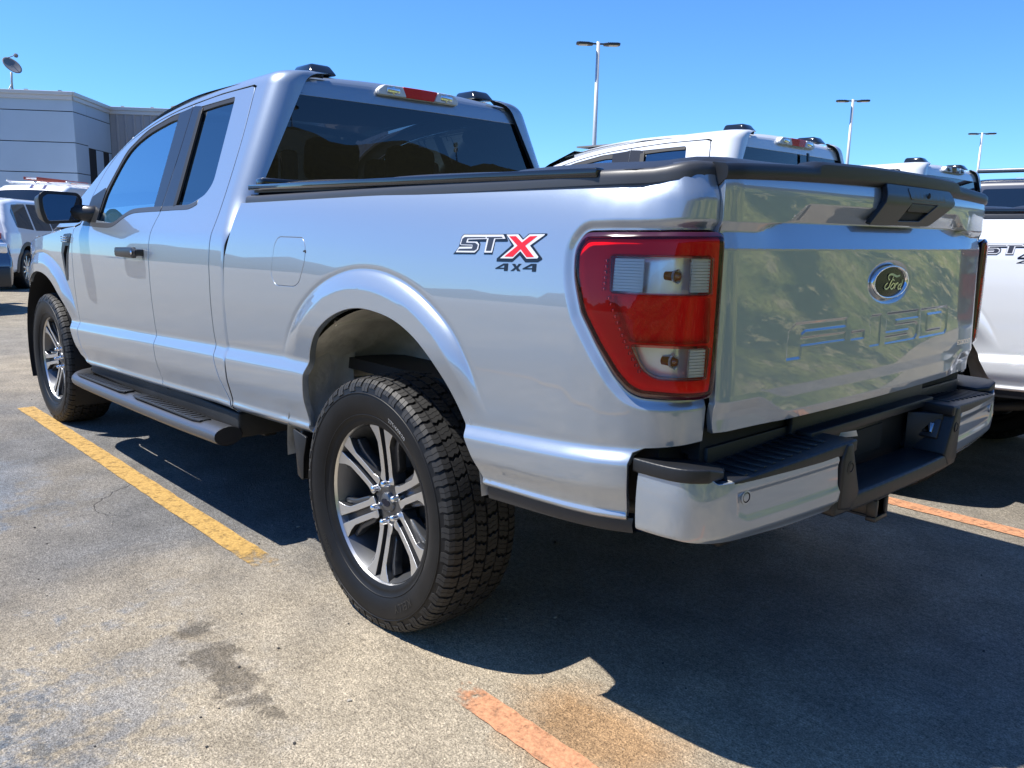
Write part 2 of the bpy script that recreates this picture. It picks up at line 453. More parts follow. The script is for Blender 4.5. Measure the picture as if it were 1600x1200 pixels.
_pc = _prof(_low+[(1.10, -.001), (1.19, -.008), (1.24, -.019), (1.28, -.037), (1.32, -.056), (1.36, -.074), (1.6, -.176), (1.9, -.302), (2.1, -.386)], .006)
def zeta(x, z):
    c = zc(x); hi = .80+(z-c)*.60/(1.40-c); lo = .80+(z-c)*.30/(c-zlo(x))
    return np.where(z > c, np.where(z > 1.4, z, hi), lo)
ARCH_R = catmull([(.372, .50), (.384, .60), (.392, .70), (.374, .819), (.300, .918), (.212, .984), (.113, 1.026), (.015, 1.045), (-.084, 1.043), (-.183, 1.026), (-.276, .989), (-.345, .942), (-.398, .884), (-.441, .818), (-.482, .750), (-.522, .680), (-.557, .60), (-.575, .50)], .006)
FLARE_R = catmull([(.545, .60), (.556, .80), (.501, .915), (.405, 1.017), (.274, 1.097), (.115, 1.148), (-.029, 1.159), (-.162, 1.141), (-.285, 1.098), (-.401, 1.028), (-.475, .948), (-.540, .847), (-.60, .74), (-.66, .6)], .006)
ARCH_F = catmull([(2.97, .38), (3.00, .50), (3.055, .57), (3.105, .64), (3.155, .715), (3.215, .80), (3.30, .87), (3.41, .925), (3.54, .957), (3.68, .966), (3.82, .95), (3.96, .905), (4.08, .835), (4.16, .74), (4.20, .64), (4.22, .5), (4.22, .38)], .006)
FLARE_F = catmull([(2.90, .40), (2.93, .60), (3.02, .76), (3.12, .88), (3.25, .985), (3.40, 1.04), (3.55, 1.072), (3.70, 1.08), (3.86, 1.062), (4.02, 1.01), (4.16, .92), (4.26, .79), (4.32, .6), (4.33, .4)], .006)
LIGHT = round_poly([(-.838, 1.252, .02), (-.862, 1.288, .02), (-.93, 1.2905), (-1.016, 1.292), (-1.10, 1.294), (-1.2165, 1.296, .024), (-1.2175, 1.2, .01), (-1.2165, 1.05, .01), (-1.213, .925, .026), (-1.121, .926), (-1.034, .928, .03), (-1.003, .940, .03), (-.971, .970), (-.921, 1.036), (-.874, 1.105), (-.843, 1.19, .04)], .008)
def flare_h(s, z):
    P = np.stack([s, z], 1); h = np.zeros(len(P))
    for A, Fl, z0 in ((ARCH_R, FLARE_R, .79), (ARCH_F, FLARE_F, .70)):
        m = (s > Fl[:, 0].min()-.03) & (s < Fl[:, 0].max()+.03) & (z < Fl[:, 1].max()+.02)
        if not m.any(): continue
        Q = P[m]; ins = inside(Q, np.concatenate([Fl, [[Fl[-1, 0], .0], [Fl[0, 0], .0]]]))
        d1 = pdist(Q, A, False); d2 = pdist(Q, Fl, False)
        t = np.where(ins, d1/(d1+d2+1e-9), 1.0)
        ft = 1-np.clip((t-.52)/.48, 0, 1)**1.25; ft = np.where(ins, ft, 0)
        groove = -.003*np.exp(-(d2/.010)**2)
        h[m] += (.026*ft+groove)*sstep(z0, z0+.18, Q[:, 1])
    return h
def light_recess(s, z):
    h = np.zeros(len(s)); m = (s < -.72) & (z > .85) & (z < 1.36)
    if m.any():
        Q = np.stack([s[m], z[m]], 1); d = pdist(Q, LIGHT); ins = inside(Q, LIGHT); d = np.where(ins, 0, d)
        h[m] = -.011*(1-sstep(.004, .030, d))
    return h
def _side(s, z, tab, fl, rec):
    P, N = plan(s); x = s
    h = np.interp(zeta(np.minimum(x, 4.4), z), _zt, tab)
    wt = sstep(-.98, -1.20, s); h = h*(1-wt)+wt*(-.004-.018*sstep(1.36, 1.43, z)+.35*np.where(z < 1.0, h, 0))
    h = h*(1-.6*sstep(4.2, 4.6, s))
    if fl: h = h+flare_h(s, z)
    if rec: h = h+light_recess(s, z)
    return np.stack([P[:, 0]+N[:, 0]*h, P[:, 1]+N[:, 1]*h, z], 1)
def SIDE(s, z): return _side(np.asarray(s, float), np.asarray(z, float), _pb, True, True)
def SIDE0(s, z): return _side(np.asarray(s, float), np.asarray(z, float), _pb, False, False)
# cab
zk = pchip([.9, 1.15, 1.35, 1.775, 2.25, 2.6, 2.85, 3.1, 3.35, 3.55], [1.915, 1.915, 1.912, 1.892, 1.838, 1.752, 1.632, 1.465, 1.29, 1.15])
FR = .060
def CAB(s, u):
    s = np.asarray(s, float); u = np.asarray(u, float)
    rc = .05+.045*sstep(1.18, 1.42, u)
    sc = 1.135; xe = np.maximum(s, sc); K = zk(xe)
    d1 = np.array([-.42, 1.0])/1.0846; d2 = np.array([-1, .11])/1.006
    yk = 1.0+np.interp(K, _zt, _pc)
    uf = K-FR*d1[1]; L = FR*1.55
    z = np.minimum(u, uf)
    h = np.interp(zeta(np.minimum(xe, 4.4), z), _zt, _pc)
    y = 1.0+h
    t = np.clip((u-uf)/L, 0, 1); ext = np.maximum(u-uf-L, 0)
    b0, b1, b2 = (1-t)**2, 2*t*(1-t), t*t
    yF = b0*(yk-FR*d1[0]*1.0)+b1*yk+b2*(yk+FR*d2[0])+ext*d2[0]
    zF = b0*(K-FR*d1[1])+b1*K+b2*(K+FR*d2[1])+ext*d2[1]
    top = u > uf
    W = np.where(top, yF, y); Z = np.where(top, zF, u)
    xb = .995-.055*sstep(.85, .55, Z)+.040*sstep(1.2, 1.42, Z)+.104*np.clip(Z-1.41, 0, 1)+.02*t*t
    sc = xb+rc
    a = np.clip((sc-s)/rc, 0, math.pi/2); flat = np.maximum(sc-s-rc*math.pi/2, 0)
    back = s < sc
    x = np.where(back, xb+rc-rc*np.sin(a), s)
    Y = np.where(back, W-rc+rc*np.cos(a)-flat, W)
    P = np.stack([x, Y, Z], 1)
    m = (s > 2.8) & (u < 1.15)
    return P
def CABF(s, u):
    """door / fender skin: cab section with the wheel flare"""
    s = np.asarray(s, float); u = np.asarray(u, float)
    P = CAB(s, u); P[:, 1] += flare_h(s, u); return P
def FEND(s, z):
    return _side(np.asarray(s, float), np.asarray(z, float), _pc, True, False)
# tailgate
GL = {'F': [(.5, 1.080), (.247, 1.080), (.248, 1.057), (.454, 1.057), (.470, 1.050), (.471, 1.043), (.250, 1.043), (.249, 1.021), (.470, 1.021), (.474, .991), (.537, .991), (.532, 1.061)],
      '-': [(.218, 1.041), (.142, 1.041), (.142, 1.018), (.218, 1.018)],
      '1': [(.112, 1.071), (.100, 1.079), (.042, 1.079), (.042, .992), (.106, .992), (.104, 1.050), (.112, 1.055)],
      '5': [(.004, 1.080), (-.225, 1.080), (-.225, 1.056), (-.062, 1.056), (-.062, 1.046), (-.205, 1.046), (-.222, 1.036), (-.222, 1.006), (-.205, .992), (.008, .992), (.008, 1.014), (-.150, 1.014), (-.156, 1.024), (.006, 1.024)]}
O_OUT = [(-.240, 1.081), (-.462, 1.081), (-.476, 1.070), (-.476, 1.004), (-.462, .991), (-.240, .991)]
O_IN = [(-.300, 1.060), (-.420, 1.060), (-.420, 1.012), (-.300, 1.012)]
def TG(y, z):
    y = np.asarray(y, float); z = np.asarray(z, float); ay = np.abs(y)
    w = sstep(.585, .465, ay); w2 = sstep(.68, .55, ay)
    zA = 1.318+.050*w; zB = 1.298+.024*w2
    out = np.full(len(y), .016)
    up = z > zB
    c = np.clip((zA-z)/np.maximum(zA-zB, 1e-3), 0, 1)
    ins = -.012*w2+.004*(1-w2)
    o_up = .016*(1-c)+ins*c
    o_up = o_up-.016*np.clip((z-1.385)/.055, 0, 1)**2
    zC = 1.258
    cb = np.clip((zB-z)/(zB-zC), 0, 1); o_band = ins*(1-cb)+.015*cb
    out = np.where(up, o_up, np.where(z > zC, o_band, .0145))
    # lower ledge
    v = sstep(.655, .515, ay); zD = .926-.026*v; zE = .912-.050*v
    cl = np.clip((zD-z)/(zD-zE), 0, 1)
    led = .0145+(.003+.004*v)*cl
    below = np.clip((zE-z)/.04, 0, 1)
    out = np.where(z < zD, led-.006*below, out)
    out = out+.012*np.clip((1.258-z)/.33, 0, 1)-.012*np.clip((zD-z)/.04, 0, 1)*.4
    # lettering pressed into the skin
    m = (ay < .56) & (z > .97) & (z < 1.10)
    if m.any():
        Q = np.stack([y[m], z[m]], 1); dep = np.zeros(len(Q))
        for pl in GL.values():
            d = pdist(Q, pl)*np.where(inside(Q, pl), 1, -1); dep = np.maximum(dep, sstep(-.0015, .0045, d))
        d = pdist(Q, O_OUT)*np.where(inside(Q, O_OUT), 1, -1); e = pdist(Q, O_IN)*np.where(inside(Q, O_IN), -1, 1)
        dep = np.maximum(dep, sstep(-.0015, .0055, np.minimum(d, e)))
        out[m] -= .0032*dep
    # dish round the emblem
    rr = np.sqrt((y/.150)**2+((z-1.168)/.064)**2); out = out-.010*(1-sstep(.62, 1.0, rr))
    bow = .026*(1-np.minimum(ay/.8, 1)**2)
    x = -1.107-bow-out+.010*sstep(.75, .80, ay)
    return np.stack([x, y, z], 1)

def dense(rng, coarse, fine_at, w, fine):
    v = set(np.round(np.arange(rng[0], rng[1], coarse), 4))
    for c in fine_at: v |= set(np.round(np.arange(c-w, c+w+1e-6, fine), 4))
    v = sorted(v); o = [v[0]]
    for a in v[1:]:
        if a-o[-1] > fine*.6: o.append(a)
    return np.array(o)
def unzeta(x, q):
    c = zc(x); z = np.where(q > .8, c+(q-.8)*(1.40-c)/.60, c+(q-.8)*(c-zlo(x))/.30)
    return np.where(q > 1.4, q, z)
def rings(curve, offs, step, clear, closed=False):
    out = []
    for i, d in enumerate(offs):
        c = offset2(curve, d) if closed else offset2_open(curve, d, True)
        c = resample(c, step, closed)
        keep = [c[0]]
        for p in c[1:]:
            if np.hypot(*(p-keep[-1])) > step*.6: keep.append(p)
        keep = np.array(keep)
        if len(out): keep = keep[pdist(keep, np.concatenate(out), False) > .0022] if False else keep
        out.append(keep)
    # parallel rings must stay apart from each other
    acc = out[0]
    for o in out[1:]:
        k = np.sqrt(((o[:, None, :]-acc[None])**2).sum(-1)).min(1) > .0028; acc = np.concatenate([acc, o[k]])
    return acc
ROWS = np.unique(np.round(np.concatenate([np.arange(.47, .58, .006), np.arange(.58, .70, .015), np.arange(.70, .84, .007), np.arange(.84, 1.18, .02), np.arange(1.18, 1.34, .012), np.arange(1.34, 1.95, .03)]), 4))
ROWS_F = np.unique(np.round(np.concatenate([np.arange(.47, .58, .008), np.arange(.58, .70, .012), np.arange(.70, .84, .007), np.arange(.84, 1.46, .0115)]), 4))

# ------------------------------------------------------------------ pickup builder
def decal(name, polys, mat_, parent, off, f=SIDE0, holes=None):
    """flat sticker shapes lying on the body side"""
    V = []; F = []; N = []; b = 0
    for i, pl in enumerate(polys):
        hs = (holes or {}).get(i, [])
        o = panel(name, round_poly(pl, .0012, 2), f, mat_, None, holes=hs, rim=0, off=off, bstep=.012)
        V.append(np.array([v.co[:] for v in o.data.vertices])); F += [tuple(k+b for k in p.vertices) for p in o.data.polygons]
        N.append(NORM[o.data.name]); b += len(V[-1]); bpy.data.objects.remove(o)
    return mk(name, np.concatenate(V), F, mat_, parent, np.concatenate(N))

def build_wheel(parent, loc, spin=0.0):
    R0 = .419
    rim = MB()
    # barrel, lip
    lip = [(.258, .094), (.262, .103), (.2655, .110), (.270, .1125), (.2745, .1105), (.276, .104), (.274, .090)]
    root = MB()
    def W(r): return .070+.030*np.clip((r-.07)/.19, 0, 1)**1.3
    def face(off):
        def f(s, z):
            r = np.hypot(s, z); return np.stack([s, W(r)+off, z], 1)
        return f
    arms = []
    for k in range(6):
        psi = math.pi/2+k*math.pi/3+spin
        for sg in (1, -1):
            pts = [(.066, .0125), (.17, .0125), (.2575, .0155), (.2550, .040), (.2505, .064), (.224, .042), (.200, .031), (.100, .0295), (.082, .036), (.070, .0355)]
            P = np.array([(t*math.cos(psi)-sg*n*math.sin(psi), t*math.sin(psi)+sg*n*math.cos(psi)) for t, n in pts])
            arms.append(P if area2(P) > 0 else P[::-1])
    objs = []
    V = []; F = []; N = []; mi = []; b = 0
    for P in arms:
        o = panel('arm', round_poly(P, .006, 3), face(0), [M['machined'], M['rim_grey']], None, rim=.045, rnd=.0015, rim_mat=1, lean=.006, bstep=.02)
        V.append(np.array([v.co[:] for v in o.data.vertices])); F += [tuple(k+b for k in p.vertices) for p in o.data.polygons]; N.append(NORM[o.data.name])
        a = np.empty(len(o.data.polygons), np.int32); o.data.polygons.foreach_get('material_index', a); mi += list(a); b += len(V[-1]); bpy.data.objects.remove(o)
    wheel = mk('wheel', np.concatenate(V), F, [M['machined'], M['rim_grey']], parent, np.concatenate(N), mi, loc=loc)
    g = MB()
    g.lathe(lip, 72, mi=0)
    g.lathe([(.2575, .098), (.252, .085), (.240, .04), (.232, .0), (.228, -.09), (.25, -.12)], 72, mi=1)
    g.build('rim_barrel', [M['machined'], M['rim_in']], wheel, sharp=30)
    # dark floor of the grooves, hub
    h = MB()
    for k in range(6):
        psi = math.pi/2+k*math.pi/3+spin
        def fw(a, b_, d, psi=psi):
            x = a*math.cos(psi)-b_*math.sin(psi); z = a*math.sin(psi)+b_*math.cos(psi); return (x, W(math.hypot(x, z))+d, z)
        h.prism([(.05, -.017), (.252, -.022), (.252, .022), (.05, .017)], fw, -.045, -.022, .002)
        for sg in (1, -1):   # ledge inside the window, stepping down behind each arm
            h.prism([(.10, sg*.030), (.195, sg*.032), (.236, sg*.056), (.228, sg*.070), (.19, sg*.052), (.12, sg*.046)], fw, -.05, -.018, .004)
    h.lathe([(.0, .062), (.040, .062), (.074, .060), (.084, .045), (.09, .0)], 48)
    h.build('hub', M['rim_grey'], wheel, sharp=35)
    c = MB(); c.lathe([(0, .0735), (.026, .0725), (.0325, .069), (.034, .060)], 32, mi=0)
    cap = c.build('centre_cap', M['rim_in'], wheel)
    e = MB(); n = 28
    ring = [(.023*math.cos(2*math.pi*k/n), .0745, .0125*math.sin(2*math.pi*k/n)) for k in range(n)]
    e.add(ring+[(x, .071, z) for x, y, z in ring], [tuple(range(n-1, -1, -1))]+[(k, (k+1) % n, n+(k+1) % n, n+k) for k in range(n)])
    e.build('cap_emblem', M['oval'], wheel, smooth=False)
    for k in range(6):
        a = math.pi/2+k*math.pi/3+spin
        q = MB(); q.lathe([(0, .094), (.005, .0935), (.009, .0905), (.0105, .086), (.0108, .072), (.0135, .068), (.0135, .058)], 12, c=(.0655*math.cos(a), 0, .0655*math.sin(a)))
        q.build('lug_nut', M['chrome'], wheel)
    d = MB(); d.lathe([(0, -.01), (.09, -.01), (.10, -.03), (.172, -.03), (.172, -.058), (0, -.058)], 40)
    d.box(-.19, -.09, -.075, .015, -.06, .13, .015)
    d.build('brake_disc', M['disc'], wheel, sharp=30)
    # tyre carcass
    prof = [(.262, .108), (.272, .1145), (.279, .1165), (.285, .1165), (.292, .1225), (.305, .1295), (.322, .1355), (.342, .1385), (.358, .1380), (.366, .1375), (.368, .1360), (.380, .1335), (.392, .1290), (.401, .122), (.4065, .110), (.4085, .09), (.4095, .05), (.410, 0)]
    prof = prof+[(r, -w) for r, w in reversed(prof[:-1])]
    t = MB(); t.lathe(prof, 96)
    tyre = t.build('tyre', M['tyre'], wheel)
    # tread blocks: inner rows and shoulder lugs, each cut by zigzag sipes
    tr = MB()
    def sh(w):  # tread arc radius and lateral roll-off
        return R0-.0105*(abs(w)/.118)**3.0
    def blk(poly, depth=.0095):
        n = len(poly); V = []
        for lvl in (0, 1):
            for a, w in poly:
                r = (sh(w)-depth) if lvl == 0 else sh(w)
                sc = 1.0 if lvl else 1.06
                V.append((r*math.cos(a/R0), w, r*math.sin(a/R0)))
        ar = area2(poly)
        top = tuple(range(n, 2*n)); F = [top if ar < 0 else tuple(reversed(top))]
        for i in range(n):
            q = (i, (i+1) % n, n+(i+1) % n, n+i); F.append(tuple(reversed(q)) if ar > 0 else q)
        tr.add(V, [tuple(reversed(x)) for x in F])
    NP = 44; pit = 2*math.pi*R0/NP
    def zz(w0, w1, a0, amp, n=4, ph=0): return [(a0+amp*(1 if (i+ph) % 2 else -1), w0+(w1-w0)*i/n) for i in range(n+1)]
    for k in range(NP):
        for (wc, hw, sh_, sk) in ((.066, .0195, 0.0, .012), (.022, .0185, .5, -.010), (-.022, .0185, .15, .010), (-.066, .0195, .6, -.012)):
            a0 = (k+sh_)*pit+RNG.uniform(-.0015, .0015); Lb = pit*.80; cuts = [0, .34, .67, 1.0]
            for i in range(3):
                lo = a0+Lb*cuts[i]+(.0009 if i else 0); hi = a0+Lb*cuts[i+1]-(.0009 if i < 2 else 0)
                amp_lo = .0016 if i else .0034; amp_hi = .0016 if i < 2 else .0034
                e0 = zz(wc-hw, wc+hw, lo, amp_lo); e1 = zz(wc-hw, wc+hw, hi, amp_hi)
                sk_ = lambda p: (p[0]+sk*(p[1]-wc)/hw*.5, p[1])
                blk([sk_(p) for p in e0]+[sk_(p) for p in reversed(e1)])
    NS = 64; ps = 2*math.pi*R0/NS
    for k in range(NS):
        for sg in (1, -1):
            a0 = k*ps+(.4*ps if sg < 0 else 0); Lb = ps*(.80 if k % 2 else .74)
            for lo, hi in ((0, .47), (.53, 1.0)):
                A = a0+Lb*lo; B = a0+Lb*hi
                ws = [.091, .104, .1155, .124, .1305, .1335] if k % 2 else [.091, .104, .1155, .124, .129, .1295]
                rs = [sh(.091), sh(.104), .4095, .399, .383, .374] if k % 2 else [sh(.091), sh(.104), .4095, .400, .389, .386]
                V = []; n = len(ws)
                for lvl in (0, 1):
                    for aa in (A, B):
                        for i in range(n):
                            r = rs[i]; w = ws[i]+.0042 if i > 2 else ws[i]; jit = .0018*(1 if i % 2 else -1)
                            if lvl == 0: r -= .009 if i < 4 else .002; w -= .007 if i > 1 else 0
                            V.append((r*math.cos((aa+jit)/R0), sg*w, r*math.sin((aa+jit)/R0)))
                F = []
                for i in range(n-1): F.append((2*n+i, 2*n+i+1, 3*n+i+1, 3*n+i))
                for i in range(n-1):
                    F.append((i, i+1, 2*n+i+1, 2*n+i)); F.append((n+i+1, n+i, 3*n+i, 3*n+i+1))
                F.append((n-1, 2*n-1, 4*n-1, 3*n-1)); F.append((n, 0, 2*n, 3*n))
                if sg > 0: F = [tuple(reversed(f)) for f in F]
                tr.add(V, F)
    trd = tr.build('tread', M['tread'], wheel, smooth=False)
    # sidewall lettering
    def side_text(txt, size, r0, a0, m, name, dep=.0014):
        V, F = text_polys(txt, size, 1.06); pr = [(a, b) for a, b in zip(*[np.array(q) for q in ([.285, .292, .305, .322, .342, .358, .366], [.1165, .1225, .1295, .1355, .1385, .1380, .1375])])]
        rr = np.array([p[0] for p in pr]); ww = np.array([p[1] for p in pr])
        P = []
        for x, y in V:
            r = r0+y; a = a0+x/r0   # seen from outside (+y) image right is -x
            P.append((-r*math.cos(math.pi/2-a), np.interp(r, rr, ww)+dep, r*math.sin(math.pi/2-a)))
        # outward normal is +y: flip when needed
        b = MB(); b.add([(-p[0], p[1], p[2]) for p in P], [tuple(reversed(f)) for f in F]); V2 = [(-x, y, z) for x, y, z in b.V]
        mk(name, V2, F, m, wheel, smooth=False)
    side_text('275/60R20', .021, .321, rad(28), M['tyre_glint'], 'size_lettering')
    side_text('KELLY', .036, .330, rad(146), M['tyre_letter'], 'maker_lettering', .0022)
    side_text('SAFARI', .024, .332, rad(232), M['tyre_letter'], 'name_lettering')
    rg = MB()
    for r, w in ((.3665, .1382), (.296, .1255)):
        rg.lathe([(r-.0022, w-.002), (r-.0012, w+.0012), (r+.0012, w+.0012), (r+.0022, w-.002)], 96)
    rg.build('sidewall_rib', M['tyre'], wheel)
    return wheel

def build_truck():
    T = empty('pickup_truck')
    paint = M['silver']
    # ---------------- bed sides
    gap = .004
    z0 = lambda x: float(zlo(x))
    # quarter panel outline (s,z): front gap, arch, rear, top
    arch = ARCH_R[(ARCH_R[:, 1] > np.array([z0(x)+.004 for x in ARCH_R[:, 0]]))]
    bed_top = lambda s: 1.363+(1.0-s)*.0195 if s > -1.0 else 1.402+.016*float(sstep(-1.0, -1.2, s))
    top_pts = [(s, bed_top(s)) for s in np.linspace(-1.2115, .945, 40)]
    out = [(.992, .537), (1.000, .70), (1.008, .80), (1.014, .91), (1.016, 1.0), (1.010, 1.16), (.975, 1.26), (.945, 1.352)]
    out = [(a-.001, b) for a, b in out]
    front_low = [(x, z0(x)) for x in np.linspace(.955, .375, 8)]
    rear_low = [(x, z0(x)) for x in np.linspace(-.57, -1.008, 6)]
    rear_edge = [(-1.014, .635), (-1.014, .775), (-1.022, .800), (-1.05, .812), (-1.12, .818), (-1.208, .822)]
    lo = resample(offset2(LIGHT, .005), .006); lo = lo[lo[:, 0] > -1.2095]
    k0 = int(np.argmax(np.hypot(*(lo-np.roll(lo, 1, 0)).T))); lo = np.roll(lo, -k0, 0)
    if lo[0, 1] > 1.1: lo = lo[::-1]
    poly = front_low[::1] + [tuple(p) for p in arch] + rear_low + rear_edge + [(-1.2105, lo[0, 1]-.001)]+[tuple(p) for p in lo]+[(-1.2110, lo[-1, 1]+.001)] + top_pts + out[::-1]
    poly = np.array(poly)
    xs = np.concatenate([np.arange(-1.21, -.80, .010), np.arange(-.80, .62, .014), np.arange(.62, 1.02, .02)])
    FD = round_poly([(.604, 1.222, .04), (.578, 1.246, .05), (.405, 1.247, .035), (.382, 1.215, .03), (.380, 1.165), (.412, 1.098, .03), (.446, 1.080, .03), (.585, 1.076, .06), (.617, 1.110, .05)], .04, 7)
    bed = panel('bed_side', poly, SIDE, [paint, M['inner']], T, holes=[offset2(FD, .0022)], xs=xs, zs=ROWS_F, warp=unzeta, rim=.022, rim_mat=0, hole_mat=1,
                feats=[(rings(FLARE_R, [0, -.005, -.010, -.016, -.023, -.031, -.040, -.050, -.061, .005, .011, .018, .026], .009, 0), .006), (rings(offset2(LIGHT, .0), [.008, .0115, .015, .019, .023, .027, .031, .036], .008, 0, True), .006)])
    fd = panel('fuel_door', offset2(FD, -.0026), SIDE, paint, bed, xs=np.arange(.38, .62, .02), zs=np.arange(1.07, 1.25, .02), rim=.01, off=.0004)
    pc = MB(); pc.prism(round_poly([(.397, 1.160), (.378, 1.156), (.374, 1.175), (.374, 1.195), (.378, 1.208), (.397, 1.204)], .006), lambda a, b, h: (a, .9905+h, b), -.004, .0015, .001)
    pc.build('finger_notch', M['inner'], bed)
    # black wheel-arch lip / lower cladding under the rear quarter
    cl = MB()
    prf = [(x, float(zlo(x))) for x in np.linspace(-.555, -1.02, 12)]
    V = []; F = []
    for x, z in prf:
        p, n = plan(np.array([x])); y = p[0, 1]; X = p[0, 0]
        V += [(X, y-.022, z+.012), (X, y-.018, z-.004), (X, y-.024, z-.030+.012*abs(x+.55)), (X, y-.055, z-.034+.012*abs(x+.55)), (X, y-.07, z+.01)]
    for i in range(len(prf)-1):
        for k in range(4): F.append((i*5+k, i*5+k+1, i*5+6+k, i*5+5+k))
    cl.add(V, F); cl.build('lower_cladding', M['blk_s'], bed, sharp=40)
    # bed rail cap
    rc = MB(); V = []; F = []
    ss = np.linspace(-1.2115, .930, 60)
    P, N = plan(ss)
    for i, s in enumerate(ss):
        z = bed_top(s); h = -.066 if s > -1.0 else -.066+.042*float(sstep(-1.0, -1.2, s))
        x, y = P[i]+N[i]*h; inx, iny = P[i]-N[i]*(.095)
        q = lambda d, zz: (P[i][0]+N[i][0]*(h+d), P[i][1]+N[i][1]*(h+d), zz)
        zz = z+.0
        V += [q(-.006, z-.008), q(.0035, z-.004), q(.0035, z+.010), q(.001, z+.022), q(-.007, z+.029), q(-.030, z+.0315), q(-.07, z+.031), q(-.075, z+.02)]
    for i in range(len(ss)-1):
        for k in range(7): F.append((i*8+k, i*8+8+k, i*8+9+k, i*8+k+1))
    F.append(tuple(range(7, -1, -1))[::-1]); F.append(tuple((len(ss)-1)*8+k for k in range(8)))
    rc.add(V, [tuple(reversed(f)) for f in F]); rc.build('rail_cap', M['grey_pl'], bed, sharp=50)
    # decals
    D = dict(
     STb=[(-0.4365, 1.2753), (-0.5999, 1.2788), (-0.6122, 1.2628), (-0.6093, 1.26), (-0.5649, 1.2588), (-0.5615, 1.2267), (-0.5286, 1.2255), (-0.5309, 1.2579), (-0.5035, 1.2572), (-0.5091, 1.2516), (-0.5078, 1.2373), (-0.4937, 1.2246), (-0.4037, 1.2216), (-0.4221, 1.2397), (-0.4243, 1.2461), (-0.4276, 1.2681)],
     STw=[(-0.4382, 1.2737), (-0.5924, 1.2771), (-0.6026, 1.2673), (-0.5647, 1.2656), (-0.5601, 1.2315), (-0.5298, 1.2304), (-0.5326, 1.265), (-0.4592, 1.2618), (-0.458, 1.2564), (-0.4956, 1.257), (-0.5053, 1.2505), (-0.504, 1.2378), (-0.492, 1.2292), (-0.4138, 1.2271), (-0.4261, 1.2417), (-0.4791, 1.2438), (-0.4797, 1.2467), (-0.432, 1.2463), (-0.4269, 1.2493), (-0.4306, 1.2671)],
     Sg=[(-0.4433, 1.2678), (-0.5269, 1.2697), (-0.527, 1.2671), (-0.4539, 1.2645), (-0.4515, 1.2535), (-0.4892, 1.2541), (-0.5008, 1.2494), (-0.4985, 1.2381), (-0.4897, 1.2339), (-0.4212, 1.2319), (-0.4272, 1.2367), (-0.4792, 1.2389), (-0.481, 1.2467), (-0.4783, 1.2491), (-0.431, 1.2486), (-0.434, 1.263)],
     Tg=[(-0.5306, 1.2698), (-0.5881, 1.2717), (-0.5927, 1.2688), (-0.5595, 1.2674), (-0.5551, 1.2359), (-0.5359, 1.2352), (-0.5394, 1.2674), (-0.5307, 1.2672)],
     Xb=[(-0.5999, 1.2788), (-0.6495, 1.2803), (-0.667, 1.2692), (-0.6835, 1.2814), (-0.7458, 1.2832), (-0.746, 1.2789), (-0.704, 1.2534), (-0.7421, 1.2245), (-0.7423, 1.2216), (-0.729, 1.2145), (-0.6861, 1.2125), (-0.6627, 1.229), (-0.6388, 1.2114), (-0.5809, 1.2099), (-0.5807, 1.2179), (-0.6244, 1.249), (-0.6287, 1.2521)],
     Xw=[(-0.6035, 1.2775), (-0.6466, 1.2789), (-0.6666, 1.2657), (-0.6863, 1.2795), (-0.7398, 1.2812), (-0.7372, 1.2783), (-0.6943, 1.2531), (-0.7298, 1.2274), (-0.7267, 1.2235), (-0.6894, 1.2215), (-0.6638, 1.2387), (-0.64, 1.2199), (-0.5933, 1.2184), (-0.6395, 1.2501), (-0.6365, 1.2529)],
     Xr=[(-0.6148, 1.2734), (-0.6396, 1.2743), (-0.6651, 1.2595), (-0.6893, 1.275), (-0.7155, 1.2764), (-0.6784, 1.2522), (-0.7148, 1.2264), (-0.6884, 1.2253), (-0.6637, 1.2435), (-0.6398, 1.2242), (-0.609, 1.2234), (-0.6511, 1.2514)],
     fa=[(-0.579, 1.1934), (-0.6086, 1.2065), (-0.6252, 1.2073), (-0.6258, 1.1886), (-0.6122, 1.1879), (-0.6121, 1.193), (-0.5796, 1.1914)], fah=[(-0.5928, 1.1953), (-0.6117, 1.2029), (-0.612, 1.1962)],
     xs=[(-0.639, 1.2069), (-0.6506, 1.2075), (-0.6574, 1.2015), (-0.6635, 1.2081), (-0.6735, 1.2085), (-0.6624, 1.1989), (-0.6727, 1.1906), (-0.6613, 1.19), (-0.6553, 1.1956), (-0.6468, 1.1897), (-0.6358, 1.1891), (-0.6503, 1.1983)],
     fb=[(-0.6787, 1.1975), (-0.7071, 1.2102), (-0.7256, 1.2111), (-0.7263, 1.1919), (-0.7126, 1.1912), (-0.7123, 1.1969), (-0.6793, 1.1952)], fbh=[(-0.6922, 1.1992), (-0.712, 1.2064), (-0.7122, 1.2002)])
    def stickers(par):
        decal('decal_backing', [D['STb'], D['Xb'], D['fa'], D['xs'], D['fb']], M['dk_blk'], par, .0008, holes={2: [D['fah']], 4: [D['fbh']]})
        decal('decal_outline', [D['STw'], D['Xw']], M['dk_wht'], par, .0013)
        decal('decal_letters', [D['Sg'], D['Tg']], M['dk_grey'], par, .0018)
        decal('decal_cross', [D['Xr']], M['dk_red'], par, .0018)
    # ---------------- tail light
    light_red = M['red_glass']
    W1 = round_poly([(-.9445, 1.240), (-1.176, 1.242), (-1.178, 1.160), (-.952, 1.158)], .008, 3)
    W2 = round_poly([(-.958, 1.150), (-1.180, 1.152), (-1.186, 1.055), (-1.003, 1.053)], .008, 3)
    W3 = round_poly([(-1.007, 1.044), (-1.184, 1.045), (-1.178, .972), (-1.066, .972, .03), (-1.036, .990, .02)], .008, 3)
    lxs = np.arange(-1.222, -.83, .012); lzs = np.arange(.92, 1.30, .014)
    base_l = offset2(LIGHT, -.002)
